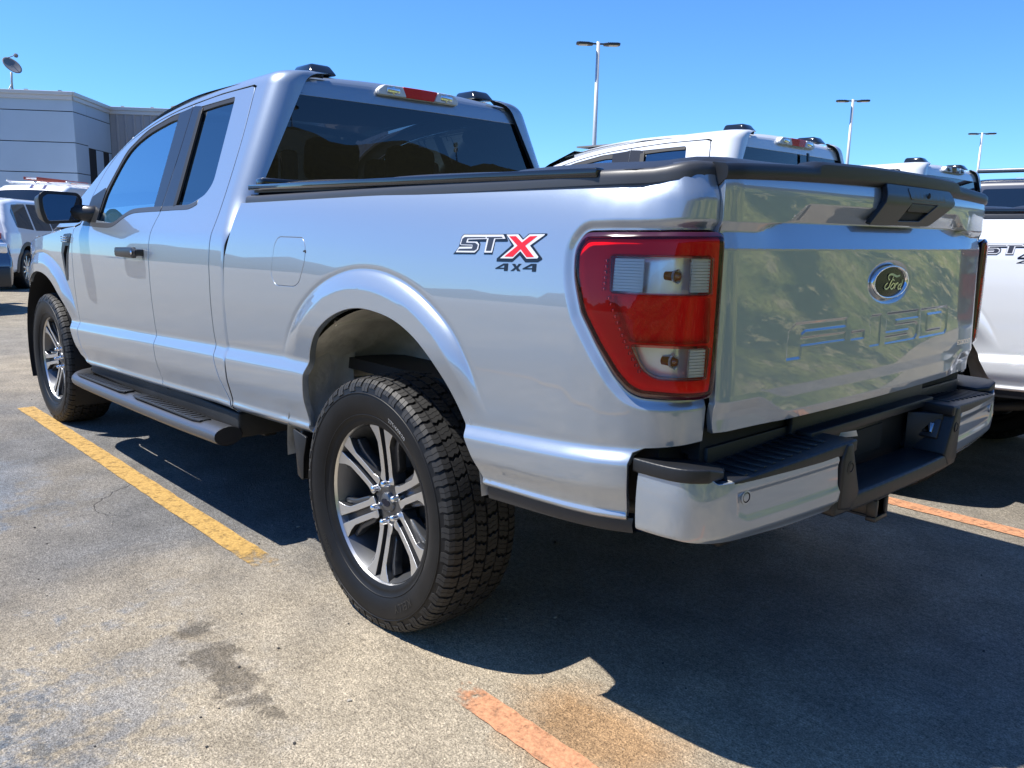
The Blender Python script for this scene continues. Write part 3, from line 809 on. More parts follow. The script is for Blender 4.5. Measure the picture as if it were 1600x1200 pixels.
    def lightmap(s, z):
        P = SIDE0(s, z); Q = np.stack([s, z], 1); d = pdist(Q, LIGHT); PL, NL = plan(np.asarray(s))
        b = .010*(1-(1-np.clip(d/.022, 0, 1))**2)
        P[:, :2] += NL*(b[:, None]-.004+.020*sstep(-1.05, -1.17, np.asarray(s))[:, None]); return P
    def lmap(o):
        def f(s, z):
            P = lightmap(s, z); _, NL = plan(np.asarray(s)); P[:, :2] += NL*o; return P
        return f
    tl = panel('tail_light', offset2(LIGHT, -.001), lightmap, [M['lamp_dark'], M['lamp_dark']], T, holes=[offset2(LIGHT, -.009)], rim=.02, bstep=.008)
    panel('outer_lens', offset2(LIGHT, -.0095), lightmap, [light_red, M['red_side']], tl, holes=[W1, W3], xs=lxs, zs=lzs, rim=.004, rim_mat=1, hole_mat=1)
    wins_in = [offset2(W1, .004), offset2(W2, .004), offset2(W3, .004)]
    panel('light_ring', offset2(LIGHT, -.012), lmap(-.010), [M['red_in'], M['red_in']], tl, holes=wins_in, xs=lxs, zs=lzs, rim=.03)
    for nm, Wp in (('reverse_lens', W1), ('signal_lens', W3)):
        panel(nm, offset2(Wp, -.0006), lightmap, M['clear'], tl, xs=lxs, zs=lzs, rim=.002, off=-.0005)
    panel('lamp_back', offset2(LIGHT, -.012), lmap(-.050), [M['reflector'], M['reflector']], tl, xs=lxs, zs=lzs, rim=0)
    panel('brake_reflector', offset2(W2, .002), lmap(-.028), [M['red_in2']], tl, xs=lxs, zs=lzs, rim=.01)
    def lm(s, z, o):
        n, _, _ = fd_normal(lightmap, np.array([[s, z]]), -1); return tuple((lightmap(np.array([s]), np.array([z]))+n*o)[0])
    for (sa, sb, za, zb) in ((-.955, -1.026, 1.163, 1.236), (-1.128, -1.174, 1.165, 1.238), (-1.135, -1.176, .977, 1.040)):
        rb = MB()
        k = int((zb-za)/.0065)
        for i in range(k):
            z1 = za+(zb-za)*i/k; z2 = za+(zb-za)*(i+.80)/k
            V = [lm(sa, z1, -.010), lm(sb, z1, -.010), lm(sb, z2, -.010), lm(sa, z2, -.010), lm(sa, z1, -.020), lm(sb, z1, -.020), lm(sb, z2, -.020), lm(sa, z2, -.020)]
            rb.add(V, [(0, 1, 2, 3), (4, 7, 6, 5), (0, 4, 5, 1), (1, 5, 6, 2), (2, 6, 7, 3), (3, 7, 4, 0)])
        rb.add([lm(a, b, -.016) for a, b in ((sa, za), (sb, za), (sb, zb), (sa, zb))], [(0, 1, 2, 3)])
        rb.build('ribbed_reflector', M['reflector_w'], tl, smooth=False)
    for (s, z) in ((-1.09, 1.200), (-1.095, 1.010)):
        b = MB(); c = Vector(lm(s, z, -.03)); b.lathe([(.0, .020), (.008, .017), (.011, .006), (.010, -.02)], 16, axis='x', c=(c.x, c.y, c.z)); b.V = [(2*c.x-v[0], v[1], v[2]) for v in b.V]
        b.lathe([(.016, -.012), (.014, -.004), (.011, -.002)], 20, axis='x', c=(c.x, c.y, c.z), mi=1)
        b.build('bulb', [M['bulb'], M['reflector']], tl)
    dots = MB()
    for (s, z) in [(-.936, 1.165+.0125*i) for i in range(6)]+[(-.950+(-.044)*i/7, 1.146-.094*i/7) for i in range(8)]+[(-1.000-.03*i/4, 1.040-.052*i/4) for i in range(5)]:
        c = lm(s, z, -.004)
        dots.box(-.0035, .0035, -.003, .003, -.0040, .0040, .0012, mtx=Matrix.Translation(c))
    dots.build('lens_facets', M['chrome'], tl)
    # ---------------- cab side structure
    top_u = lambda s: float(zk(max(s, 1.135)))-FR*.922+FR*1.55+.022
    fgap = [(1.885, 1.838), (1.845, 1.60), (1.812, 1.36), (1.834, 1.26), (1.827, 1.10), (1.807, .866), (1.789, .718), (1.742, .495)]
    rd_rear = [(1.262, 1.862), (1.205, 1.60), (1.166, 1.30), (1.154, 1.10), (1.143, .85), (1.106, .72), (1.01, .56), (.992, .533)]
    fd_top = [(2.906, 1.335), (2.911, 1.42), (2.82, 1.582), (2.638, 1.697), (2.346, 1.778), (2.10, 1.818), (1.885, 1.838)]
    rd_top = [(1.885, 1.838), (1.60, 1.856), (1.262, 1.862)]
    fd_front = [(2.885, .487), (2.962, .598), (2.999, .796), (3.027, 1.12), (3.035, 1.245), (2.95, 1.262)]
    up = catmull(fd_top, .02)
    ca = [(1.0, .515)]+[(x, z) for x, z in [(.985, .56), (.999, .80)]]
    rear_edge = [(1.005, .53), (1.02, .80), (1.028, 1.20), (1.004, 1.36), (1.002, 1.50), (1.002, 1.85), (1.002, top_u(1.0))]
    roofl = [(s, top_u(s)) for s in np.linspace(1.02, 3.38, 60)]
    inner = [(3.40, 1.24), (3.05, 1.252), (2.962, 1.270), (2.918, 1.335)]+[tuple(p) for p in offset2_open(up, .0045)]+[(1.60, 1.8605), (1.285, 1.8665)]
    rr = catmull([(1.262, 1.846), (1.205, 1.60), (1.166, 1.30), (1.154, 1.10), (1.143, .85), (1.106, .72), (1.01, .56)], .02)
    inner2 = [(1.2515, 1.858)]+[(p[0]-.0045, p[1]) for p in rr]+[(1.003, .545)]
    poly = rear_edge+roofl+inner+inner2
    cs = panel('cab_side', poly, CAB, [paint, M['inner']], T, xs=np.concatenate([np.arange(.99, 1.3, .0105), np.arange(1.3, 3.45, .03)]), zs=np.concatenate([ROWS[ROWS < 1.8], np.arange(1.8, 2.02, .008)]), rim=.02, rim_mat=1, warp=lambda x, q: np.where(q < 1.78, unzeta(x, q), q-1.915+zk(np.maximum(x, 1.135))))
    # ---------------- doors
    def door(nm, outline, win):
        o = offset2(outline, -.0045)
        d = panel(nm, o, CABF, [paint, M['inner'], M['seal']], T, holes=[win], xs=np.arange(.98, 3.05, .03), zs=ROWS, warp=unzeta, rim=.02, rim_mat=1, hole_mat=2)
        return d
    win_f = round_poly([(2.700, 1.285, .02), (2.722, 1.335), (2.728, 1.44), (2.618, 1.655, .05), (2.420, 1.752, .08), (2.130, 1.804), (1.905, 1.823, .02), (1.832, 1.360, .01), (2.20, 1.343, .05), (2.40, 1.272, .06)], .01, 5)
    win_r = round_poly([(1.436, 1.832, .02), (1.868, 1.818, .015), (1.790, 1.356, .012), (1.500, 1.362, .05), (1.375, 1.405, .05), (1.338, 1.455, .03)], .01, 5)
    fpoly = np.concatenate([catmull(fd_front[:5], .03), [(2.95, 1.262)], up, catmull(fgap, .03)[1:], [(x, float(zlo(x))+.006) for x in np.linspace(1.74, 2.86, 8)]])
    rt = [(1.885, 1.838), (1.60, 1.856), (1.30, 1.862)]
    rpoly = np.concatenate([catmull(fgap, .03)[::-1], catmull(rt, .03)[1:], [(1.268, 1.855), (1.258, 1.83)], catmull([(1.252, 1.80), (1.205, 1.60), (1.166, 1.30), (1.154, 1.10), (1.143, .85), (1.106, .72), (1.015, .56)], .03), [(1.012, .540)], [(x, float(zlo(x))+.006) for x in np.linspace(1.05, 1.742, 6)]])
    fd_ = door('front_door', fpoly, win_f); rd_ = door('rear_door', rpoly, win_r)
    gxs, gzs = np.arange(1.3, 2.8, .06), np.arange(1.25, 1.85, .04)
    panel('window_glass', offset2(win_f, .006), CAB, M['gl_front'], fd_, xs=gxs, zs=gzs, rim=0, off=-.010)
    panel('window_glass', offset2(win_r, .006), CAB, M['gl_priv'], rd_, xs=gxs, zs=gzs, rim=0, off=-.010)
    # black B-pillar covers either side of the door gap, over the glass edge
    pf = round_poly([(2.030, 1.806), (1.908, 1.820), (1.8885, 1.826), (1.849, 1.60), (1.817, 1.350), (1.912, 1.346)], .003, 2)
    panel('pillar_cover', pf, CAB, M['pillar'], fd_, xs=np.arange(1.8, 2.1, .04), zs=np.arange(1.34, 1.83, .03), rim=.012, off=.0016)
    pr = round_poly([(1.8815, 1.826), (1.800, 1.820), (1.765, 1.808), (1.652, 1.352), (1.808, 1.350), (1.841, 1.60)], .003, 2)
    panel('pillar_cover', pr, CAB, M['pillar'], rd_, xs=np.arange(1.6, 1.9, .04), zs=np.arange(1.34, 1.83, .03), rim=.012, off=.0016)
    # window seals: outer run channel along the top, belt moulding below
    def strip(nm, line, w, par, mt, off=.001, f=CAB):
        L = np.array(line); T_ = np.gradient(L, axis=0); T_ /= np.linalg.norm(T_, axis=1, keepdims=True); Nn = np.stack([-T_[:, 1], T_[:, 0]], 1)
        return panel(nm, np.concatenate([L+Nn*w/2, (L-Nn*w/2)[::-1]]), f, mt, par, xs=None, rim=.008, off=off, bstep=.03)
    strip('run_channel', catmull([(2.03, 1.797), (2.14, 1.790), (2.41, 1.738), (2.60, 1.648), (2.702, 1.46), (2.708, 1.33)], .03), .036, fd_, M['seal'], -.003)
    strip('run_channel', catmull([(1.80, 1.806), (1.60, 1.818), (1.445, 1.822)], .03), .022, rd_, M['seal'], -.003)
    strip('run_channel', [(1.775, 1.80), (1.72, 1.58), (1.664, 1.36)], .030, rd_, M['seal'], .003)
    strip('belt_moulding', catmull([(1.818, 1.346), (2.0, 1.342), (2.19, 1.333), (2.30, 1.305), (2.40, 1.268), (2.55, 1.262), (2.90, 1.268)], .03), .020, fd_, M['grey_pl'], .002)
    strip('belt_moulding', catmull([(1.806, 1.346), (1.65, 1.350), (1.50, 1.354), (1.43, 1.372)], .03), .018, rd_, M['grey_pl'], .002)
    sail = round_poly([(2.690, 1.272), (2.90, 1.272), (2.908, 1.33), (2.90, 1.415), (2.735, 1.46), (2.712, 1.45), (2.700, 1.34)], .008, 3)
    panel('mirror_sail', sail, CAB, M['blk'], fd_, xs=np.arange(2.7, 2.95, .04), zs=np.arange(1.25, 1.5, .03), rim=.012, off=.002)
    # handle
    h = MB()
    def hy(x, z): return float(CABF(np.array([x]), np.array([z]))[0, 1])
    V = []; n = 10
    for i in range(15):
        t = i/14; x = 1.895+(2.175-1.895)*t; z = 1.143-.005*t
        hh = .026-.004*(abs(t-.1)); e = min(1, min(t, 1-t)/.05+.45)
        d = .040 if t > .04 else .03
        for k in range(n):
            a = 2*math.pi*k/n; ca_, sa_ = math.cos(a), math.sin(a)
            ca_ = math.copysign(abs(ca_)**.6, ca_); sa_ = math.copysign(abs(sa_)**.6, sa_)
            V.append((x, hy(x, z)+.034+.012*ca_*e+.004*math.sin(math.pi*t), z+hh*sa_*e))
    F = [(i*n+k, i*n+(k+1) % n, i*n+n+(k+1) % n, i*n+n+k) for i in range(14) for k in range(n)]+[tuple(range(n)), tuple(14*n+k for k in range(n-1, -1, -1))]
    h.add(V, [tuple(reversed(f)) for f in F])
    for x in (1.905, 2.160): h.box(x-.012, x+.012, .97, 1.03, 1.128, 1.158, .004)
    h.build('door_handle', M['blk_s'], fd_)
    lk = MB(); lk.lathe([(0, .0), (.0085, 0), (.0095, -.004)], 16, c=(1.918, 1.047, 1.143)); lk.build('key_lock', M['chrome'], fd_)
    # wing mirror, folded out and toed slightly
    mr = MB()
    A = Matrix.Translation((2.86, 1.094, 1.348)) @ Matrix.Rotation(rad(10), 4, 'Z') @ Matrix.Diagonal((1, .78, .90, 1))
    mr.prism(round_poly([(-.135, -.085, .03), (.115, -.098, .03), (.140, -.02), (.145, .07, .03), (.10, .098, .03), (-.12, .092, .03), (-.15, .06)], .02, 5), lambda a, b, h_: (h_, a, b), -.035, .075, .016, 0, 3)
    V0 = len(mr.V)
    for i in range(V0):
        v = Vector(mr.V[i])
        k = max(0, v.x-.0)/.075; v.y *= 1-.22*k; v.z *= 1-.22*k; mr.V[i] = tuple(A @ v)
    mir = mr.build('wing_mirror', M['blk_s'], fd_, sharp=40)
    mg = MB(); mg.prism(round_poly([(-.118, -.070, .02), (.095, -.080, .02), (.118, -.01), (.122, .055, .02), (.085, .078, .02), (-.105, .074, .02), (-.130, .05)], .015, 4), lambda a, b, h_: tuple(A @ Vector((h_, a, b))), -.0385, -.030, .001)
    mg.build('mirror_glass', M['mirror'], fd_, smooth=False)
    ma = MB(); ma.tube([(2.80, .88, 1.318), (2.82, .94, 1.320), (2.87, 1.03, 1.330)], [.058, .046, .042], 14)
    ma.build('mirror_arm', M['blk_s'], fd_)
    # ---------------- fender with vent
    arc = ARCH_F[ARCH_F[:, 1] > .50]
    fen = [(2.893, .487)]+[tuple(p) for p in arc[3:]]+[(4.24, .55), (4.45, .60), (4.60, .66), (4.64, .80), (4.66, .98), (4.58, 1.06), (4.2, 1.12), (3.8, 1.165), (3.42, 1.205), (3.20, 1.235), (3.044, 1.247)]+[(p[0]+.0045, p[1]) for p in catmull(fd_front[:5], .03)[::-1]][1:]
    vent = round_poly([(3.062, 1.205), (3.195, 1.198), (3.222, 1.10), (3.152, .945), (3.128, .945), (3.10, 1.10)], .006, 3)
    fe = panel('front_fender', fen, FEND, [paint, M['inner']], T, holes=[vent], xs=np.concatenate([np.arange(2.88, 4.35, .016), np.arange(4.35, 4.7, .03)]), zs=ROWS_F, warp=unzeta, rim=.02, rim_mat=0, hole_mat=1,
               feats=[(rings(FLARE_F, [0, -.006, -.013, -.021, -.031, -.042, -.054, .006, .013, .022], .012, 0), .007)])
    panel('vent_bezel', offset2(vent, .004), FEND, M['blk_s'], fe, holes=[round_poly([(3.085, 1.14), (3.15, 1.14), (3.185, 1.09), (3.145, .98), (3.118, 1.09)], .004, 2)], rim=.02, off=.003, bstep=.02)
    panel('vent_back', vent, FEND, M['inner'], fe, rim=0, off=-.03)
    vb = MB()
    for i in range(3): vb.box(3.085, 3.175, 1.0, 1.012, 1.160+.013*i, 1.167+.013*i, .002)
    vb.build('vent_badge', M['chrome'], fe)
    # fender top closing strip
    # ---------------- inner structure (dark) following the side
    def innerwall(nm, outline, f, d, holes=()):
        return panel(nm, outline, f, M['inner'], T, holes=holes, xs=np.arange(-1.2, 4.7, .1), zs=np.arange(.4, 1.9, .08), rim=0, off=-d, bstep=.05)
    innerwall('door_inner_panel', [(1.0, .50), (3.05, .46), (3.05, 1.24), (2.6, 1.24), (2.35, 1.25), (2.2, 1.315), (1.0, 1.33)], CAB, .05)
    innerwall('bed_inner_wall', [(.95, .60), (.95, 1.38), (-.80, 1.39), (-1.0, .90), (-1.0, .66), (-.62, .62), (-.55, .80), (-.4, 1.0), (-.2, 1.09), (0, 1.11), (.2, 1.07), (.36, .98), (.44, .80), (.42, .6)], SIDE0, .05)
    # ---------------- wheelhouses
    wl_ = MB()
    for (cx, rz, r, yi, ang0, ang1) in ((-.02, .50, .545, .60, -4, 171),):
        V = []; F = []; n = 40
        prof = [(.992, 1.0), (.90, 1.025), (.80, 1.03), (.70, 1.02), (.63, .98), (.60, .93), (.598, .6)]
        for i in range(n+1):
            a = rad(ang0+(ang1-ang0)*i/n)
            for y, k in prof:
                rr_ = r*k*(1.0+.035*math.cos(3*a))
                V.append((cx+rr_*math.cos(a), y, rz+rr_*math.sin(a)))
        m = len(prof)
        for i in range(n):
            for k in range(m-1): F.append((i*m+k, i*m+k+1, i*m+m+k+1, i*m+m+k))
        wl_.add(V, F)
    for a in (25, 62, 98, 130, 160):   # pressed ribs and weld flange
        a = rad(a); c, s = math.cos(a), math.sin(a)
        p = lambda rr, y: (-.02+rr*c, y, .50+rr*s)
        wl_.tube([p(.535, .97), p(.541, .90), p(.545, .80), p(.538, .70), p(.515, .62)], .010, 8)
    wl_.build('wheelhouse', M['galv'], T, sharp=50)
    bp = MB()  # bright pressed bracket ahead of the tyre
    V = []; F = []
    L_ = [(.372, .60), (.392, .68), (.398, .76), (.385, .84), (.350, .92), (.30, .98)]
    for i, (x, z) in enumerate(L_):
        w = .012*math.sin(i*2.1)
        V += [(x+.004, .985, z), (x+.030, .955, z+.004), (x+.022+w, .90, z), (x+.045, .84, z+.01), (x+.03, .78, z)]
    for i in range(len(L_)-1):
        for k in range(4): F.append((i*5+k, i*5+k+1, i*5+k+6, i*5+k+5))
    bp.add(V, F); bp.build('arch_bracket', M['galv'], T)
    wf = MB(); V = []; F = []; n = 36
    for i in range(n+1):
        a = rad(-25+235*i/n)
        for y, k in [(.99, 1.0), (.80, 1.02), (.64, 1.0), (.60, .9), (.6, .45)]: V.append((3.69+.535*k*math.cos(a), y, .45+.535*k*math.sin(a)))
    for i in range(n):
        for k in range(4): F.append((i*5+k, i*5+k+1, i*5+k+6, i*5+k+5))
    wf.add(V, F); wf.build('front_wheel_liner', M['inner'], T)
    mf = MB(); mf.prism(round_poly([(.005, .55), (.105, .565), (.085, .48), (.075, .395), (.035, .385), (.03, .47)], .01, 3), lambda a, b, h_: (.41+a+h_*.3, .985-h_, b), 0, .012, .003)
    mf.prism([(-.13, 0), (.02, 0), (.02, .18), (-.13, .18)], lambda a, b, h_: (.455+h_, .96+a, .385+b), 0, .012, .003)
    mf.build('mud_flap', M['blk'], T)
    # ---------------- running board
    rbd = MB()
    path = [(3.03, .955, .402), (3.01, 1.02, .398), (2.94, 1.065, .396), (2.80, 1.078, .396), (2.2, 1.078, .408), (1.5, 1.078, .427), (1.06, 1.076, .444), (.99, 1.074, .446)]
    pp = catmull(path, .03); n = 20; V = []; F = []
    for i, p in enumerate(pp):
        t = pp[min(i+1, len(pp)-1)]-pp[max(i-1, 0)]; t /= np.linalg.norm(t); a = np.cross(t, [0, 0, 1]); a /= np.linalg.norm(a)
        for k in range(n):
            q = 2*math.pi*k/n; cx_, cz_ = math.cos(q), math.sin(q)
            V.append(tuple(np.array([p[0], p[1]-.056, p[2]])+a*cx_*.060+np.array([0, 0, 1])*(cz_*.042 if cz_ < 0 else .036*abs(cz_)**.8)))
    for i in range(len(pp)-1):
        for k in range(n): F.append((i*n+k, i*n+(k+1) % n, i*n+n+(k+1) % n, i*n+n+k))
    F += [tuple(range(n-1, -1, -1))]
    rbd.add(V, F)
    rb_ = rbd.build('running_board', M['step_grey'], T)
    ec = MB(); p = pp[-1]
    ec.add([(p[0]-.004, p[1]-.056+.056*math.cos(2*math.pi*k/n), p[2]+.038*math.sin(2*math.pi*k/n)) for k in range(n)]+[(p[0], p[1]-.056+.0605*math.cos(2*math.pi*k/n), p[2]+.040*math.sin(2*math.pi*k/n)) for k in range(n)], [tuple(range(n))]+[(k, n+k, n+(k+1) % n, (k+1) % n) for k in range(n)])
    ec.build('end_cap', M['blk_s'], rb_, sharp=40)
    for (xa, xb) in ((2.10, 2.88), (1.18, 1.98)):
        sp = MB(); zf = lambda x: .396+.0262*(2.8-x)+.033
        sp.prism([(xa, 1.005), (xa+.05, .998), (xb-.05, .998), (xb, 1.005), (xb, 1.056), (xb-.06, 1.064), (xa+.06, 1.064), (xa, 1.056)], lambda a, b, h_: (a, b, zf(a)+h_), 0, .009, .003)
        nn = int((xb-xa-.1)/.045)
        for i in range(nn):
            x = xa+.07+i*.045; sp.box(x-.010, x+.010, 1.004, 1.056, zf(x)+.007, zf(x)+.0125, .002)
        sp.build('step_pad', M['blk'], rb_, sharp=30)
    for x in (2.55, 1.95, 1.25):
        br = MB(); br.box(x-.05, x+.05, .70, 1.0, .36, .395, .006, mtx=Matrix.Translation((0, 0, .0185*(2.8-x)))); br.box(x-.05, x+.05, .70, .76, .36, .56, .006); br.build('bracket', M['frame'], rb_)
    # mirrored right-hand side, stickers go on afterwards (they are not mirror images)
    stickers(bed)
    for o in [bed, tl, cs, fd_, rd_, fe, rb_]+[k for k in kids(T) if k.name.split('.')[0] in ('door_inner_panel', 'bed_inner_wall', 'wheelhouse', 'arch_bracket', 'front_wheel_liner', 'mud_flap')]:
        mirror_tree(o, T, skip=('decal_backing', 'decal_outline', 'decal_letters', 'decal_cross'))
    # ---------------- tailgate
    ztop = lambda y: 1.4365-.020*(abs(y)/.8)**2
    tp = [(-.797, .84), (.797, .84)]
    poly = [(y, .842) for y in np.linspace(-.790, .790, 12)]+[(.798, .90), (.8005, 1.1), (.800, 1.29)]+[(y, ztop(y)) for y in np.linspace(.798, -.798, 24)]+[(-.800, 1.29), (-.8005, 1.1), (-.798, .90)]
    xs = np.unique(np.round(np.concatenate([np.arange(-.79, .79, .02), np.arange(-.555, .555, .0042)]), 4))
    zs = np.unique(np.round(np.concatenate([np.arange(.845, .935, .005), np.arange(.935, 1.44, .012), np.arange(1.25, 1.33, .004)]), 4))
    xs_c = np.arange(-.79, .79, .0155)
    def tgw(X, Z): return Z
    # coarse rows everywhere, fine grid over the lettering only
    class GridPts: pass
    yy = np.arange(-.785, .786, .011); ay = np.abs(yy); w = sstep(.585, .465, ay); w2 = sstep(.68, .55, ay); v = sstep(.655, .515, ay)
    fl = [np.stack([yy, base+d], 1) for base in (1.318+.050*w, 1.298+.024*w2, np.full(len(yy), 1.258), .926-.026*v, .912-.050*v) for d in (-.0028, 0, .0028)]
    acc = fl[0]
    for o in fl[1:]:
        k = np.sqrt(((o[:, None, :]-acc[None])**2).sum(-1)).min(1) > .002; acc = np.concatenate([acc, o[k]])
    tgp = panel_pts('tailgate', poly, TG, [paint, M['inner']], T, [(xs_c, zs), (np.arange(-.545, .545, .0034), np.arange(.984, 1.088, .0032)), (np.arange(-.16, .16, .006), np.arange(1.10, 1.24, .006))], sgn=-1, feats=[(acc, .0042)])
    # black cap
    tc = MB(); ys = np.linspace(-.803, .803, 81); V = []; F = []
    for y in ys:
        z = ztop(y); x = float(TG(np.array([y]), np.array([1.40]))[0, 0]); bump = .012*float(sstep(.47, .43, abs(y)))
        V += [(x+.020, y, z-.022), (x-.0035, y, z-.004), (x-.006, y, z+.004), (x-.005, y, z+.020+bump), (x+.004, y, z+.027+bump), (x+.03, y, z+.030+bump), (x+.055, y, z+.028+bump), (x+.06, y, z-.02)]
    for i in range(len(ys)-1):
        for k in range(7): F.append((i*8+k, i*8+8+k, i*8+9+k, i*8+k+1))
    F += [tuple(range(8)), tuple((len(ys)-1)*8+k for k in range(7, -1, -1))]
    tc.add(V, F); tc.build('trim_cap', M['blk'], tgp, sharp=50)
    # handle bezel
    def bz(y, z):
        X = TG(np.array([y]), np.array([max(z, 1.371)]))[0, 0]
        return X
    outer = round_poly([(.100, 1.4335, .006), (-.365, 1.4325, .02), (-.388, 1.395), (-.235, 1.328, .02), (.160, 1.326, .006), (.112, 1.385)], .01, 4)
    hole = round_poly([(-.052, 1.391), (-.252, 1.391), (-.150, 1.338), (.0, 1.336)], .006, 3)
    def BZ(y, z):
        x = -1.107-.026*(1-(np.abs(y)/.8)**2)-.024-.010*sstep(1.44, 1.40, z)+.018*np.clip((1.385-z)/.06, 0, 1)
        return np.stack([x, y, z], 1)
    hb = panel('handle_bezel', outer, BZ, M['blk_s'], tgp, holes=[hole], xs=np.arange(-.4, .2, .02), zs=np.arange(1.33, 1.43, .012), rim=.012, sgn=-1)
    panel('handle_pocket', offset2(hole, .004), BZ, M['inner'], tgp, rim=0, sgn=-1, off=-.009)
    panel('handle_paddle', round_poly([(-.060, 1.387), (-.245, 1.387), (-.205, 1.366), (-.048, 1.366)], .004, 3), BZ, M['blk'], tgp, rim=.006, sgn=-1, off=-.003)
    panel('lock_cover', round_poly([(-.03, 1.428), (-.30, 1.427), (-.30, 1.400), (-.04, 1.399)], .008, 3), BZ, M['blk_s'], tgp, rim=.004, sgn=-1, off=.0016, xs=np.arange(-.3, 0, .03), zs=[1.41, 1.42])
    kh = MB(); 
    for (y, z, r) in ((-.165, 1.413, .0085),):
        x = float(BZ(np.array([y]), np.array([z]))[0, 0])-.003
        kh.lathe([(r, 0), (r*.8, -.003), (0, -.003)], 16, axis='x', c=(x, y, z))
    kh.build('key_hole', M['inner'], tgp)
    # emblem: chrome rim, dark blue oval, script strokes
    cx0 = float(TG(np.array([0.]), np.array([1.168]))[0, 0])
    em = MB(); n = 56
    V = []; F = []
    rgs = [(1.0, .0), (1.0, -.006), (.965, -.0105), (.90, -.0105), (.865, -.006), (.855, -.004)]
    for k_, d in rgs:
        for k in range(n): a = 2*math.pi*k/n; V.append((cx0-.004+d+0.0, .1165*(1-(1-k_)*.7)*math.cos(a), 1.168+.0475*k_*math.sin(a)))
    for i in range(len(rgs)-1):
        for k in range(n): F.append((i*n+k, i*n+n+k, i*n+n+(k+1) % n, i*n+(k+1) % n))
    em.add(V, F); em.build('emblem_rim', M['chrome'], tgp)
    ef = MB(); V = [(cx0-.0105, 0, 1.168)]
    for r_ in (.5, 1.0):
        for k in range(n): a = 2*math.pi*k/n; V.append((cx0-.0105+.0025*r_*r_, .106*r_*math.cos(a), 1.168+.0412*r_*math.sin(a)))
    F = [(0, 1+(k+1) % n, 1+k) for k in range(n)]+[(1+k, 1+(k+1) % n, 1+n+(k+1) % n, 1+n+k) for k in range(n)]
    ef.add(V, F)
    fo = ef.build('emblem_field', M['oval'], tgp)
    bmf = bmesh.new(); bmf.from_mesh(fo.data); bmesh.ops.recalc_face_normals(bmf, faces=list(bmf.faces)); bmf.to_mesh(fo.data); bmf.free()
    st = MB()
    def ez(px, py): return (-(px-670)*.000265, 1.168+((590-py)-.168*(px-670))*.000110)
    def stroke(pts, w0, w1=None):
        P = catmull([ez(*p) for p in pts], .0012); m = len(P); w1 = w1 or w0
        T_ = np.gradient(P, axis=0); T_ /= np.maximum(np.linalg.norm(T_, axis=1, keepdims=True), 1e-9); Nn = np.stack([-T_[:, 1], T_[:, 0]], 1)
        V = []
        for i, (p, q) in enumerate(zip(P, Nn)):
            f_ = i/(m-1); w = (w0+(w1-w0)*f_)*(.45+.55*math.sin(math.pi*min(1, max(0, .12+f_*.8))))
            x = cx0-.0122
            V += [(x, *(p+q*w)), (x, *(p-q*w))]
        st.add(V, [(2*i, 2*i+1, 2*i+3, 2*i+2) for i in range(m-1)])
    stroke([(635, 545), (600, 500), (605, 430), (650, 392), (720, 395), (800, 425), (885, 392)], .0024, .0040)
    stroke([(725, 430), (700, 520), (660, 620), (630, 720), (575, 775), (530, 755), (540, 680), (590, 618)], .0028, .0022)
    stroke([(690, 540), (720, 520), (755, 535)], .0018)
    stroke([(740, 605), (695, 660), (672, 730), (705, 762), (750, 710), (768, 640), (740, 605)], .0022)
    stroke([(800, 590), (785, 680), (770, 750)], .0024); stroke([(785, 680), (820, 610), (850, 590), (850, 640)], .0020)
    stroke([(930, 600), (885, 640), (862, 715), (890, 752), (930, 690)], .0022); stroke([(975, 480), (945, 620), (920, 720), (945, 745)], .0024)
    st.build('emblem_script', M['chrome'], tgp, smooth=False)
    # small trim badge, lower corner
    V, F = text_polys('ECOBOOST', .022)
    x_ = float(TG(np.array([-.66]), np.array([.945]))[0, 0])-.0035
    mk('trim_badge', [(x_, -.655-x, .948+y) for x, y in V], [tuple(f) for f in F], M['chrome'], tgp, smooth=False)
    # filler behind the tailgate gap, bed front wall, floor
    bf = MB(); bf.box(-1.09, -1.06, -.80, .80, .70, 1.38); bf.box(-1.06, .95, -.80, .80, .78, .82); bf.box(.93, .96, -.90, .90, .62, 1.40)
    for sg in (1, -1): bf.box(-1.035, -.93, sg*.83-.05, sg*.83+.05, .66, 1.38)
    bf.build('bed_box', M['inner'], T, smooth=False)
    # ---------------- bed cover
    cv = MB(); ny = 26; nx = 90; V = []; F = []
    X = np.linspace(-1.085, .90, nx)
    for i, x in enumerate(X):
        u = (x+1.085)/1.985
        seam = sum(math.exp(-((x-c)/.028)**2) for c in (.12, -.46))
        zt_ = 1.441+.010*math.sin(math.pi*((u*3) % 1))**.7-.009*seam+.016*math.exp(-((x+1.03)/.05)**2)+(1-u)*.006
        for j in range(ny):
            v = -1+2*j/(ny-1); y = (.915-.125*float(sstep(-.93, -1.10, x)))*v
            e = 1-abs(v)**18
            z = zt_+.006*(1-v*v)+.002*math.sin(7*v+9*u)-.028*(1-e)
            V.append((x, y, z))
        ye = .915-.125*float(sstep(-.93, -1.10, x)); V += [(x, ye, 1.405), (x, -ye, 1.405)]
    m = ny+2
    for i in range(nx-1):
        for j in range(ny-1): F.append((i*m+j, i*m+m+j, i*m+m+j+1, i*m+j+1))
        F.append((i*m+ny-1, i*m+m+ny-1, i*m+m+ny, i*m+ny)); F.append((i*m+ny+1, i*m+m+ny+1, i*m+m, i*m))
    F.append(tuple(list(range(ny))+[ny, ny+1])); F.append(tuple([(nx-1)*m+k for k in [ny+1, ny]+list(range(ny-1, -1, -1))]))
    cv.add(V, F); tcv = cv.build('bed_cover', M['vinyl'], T, sharp=60)
    for sg in (1, -1): cr = MB(); cr.box(-.86, .905, sg*.925-.014, sg*.925+.014, 1.412, 1.434, .004); cr.build('cover_rail', M['gloss_blk'], tcv)
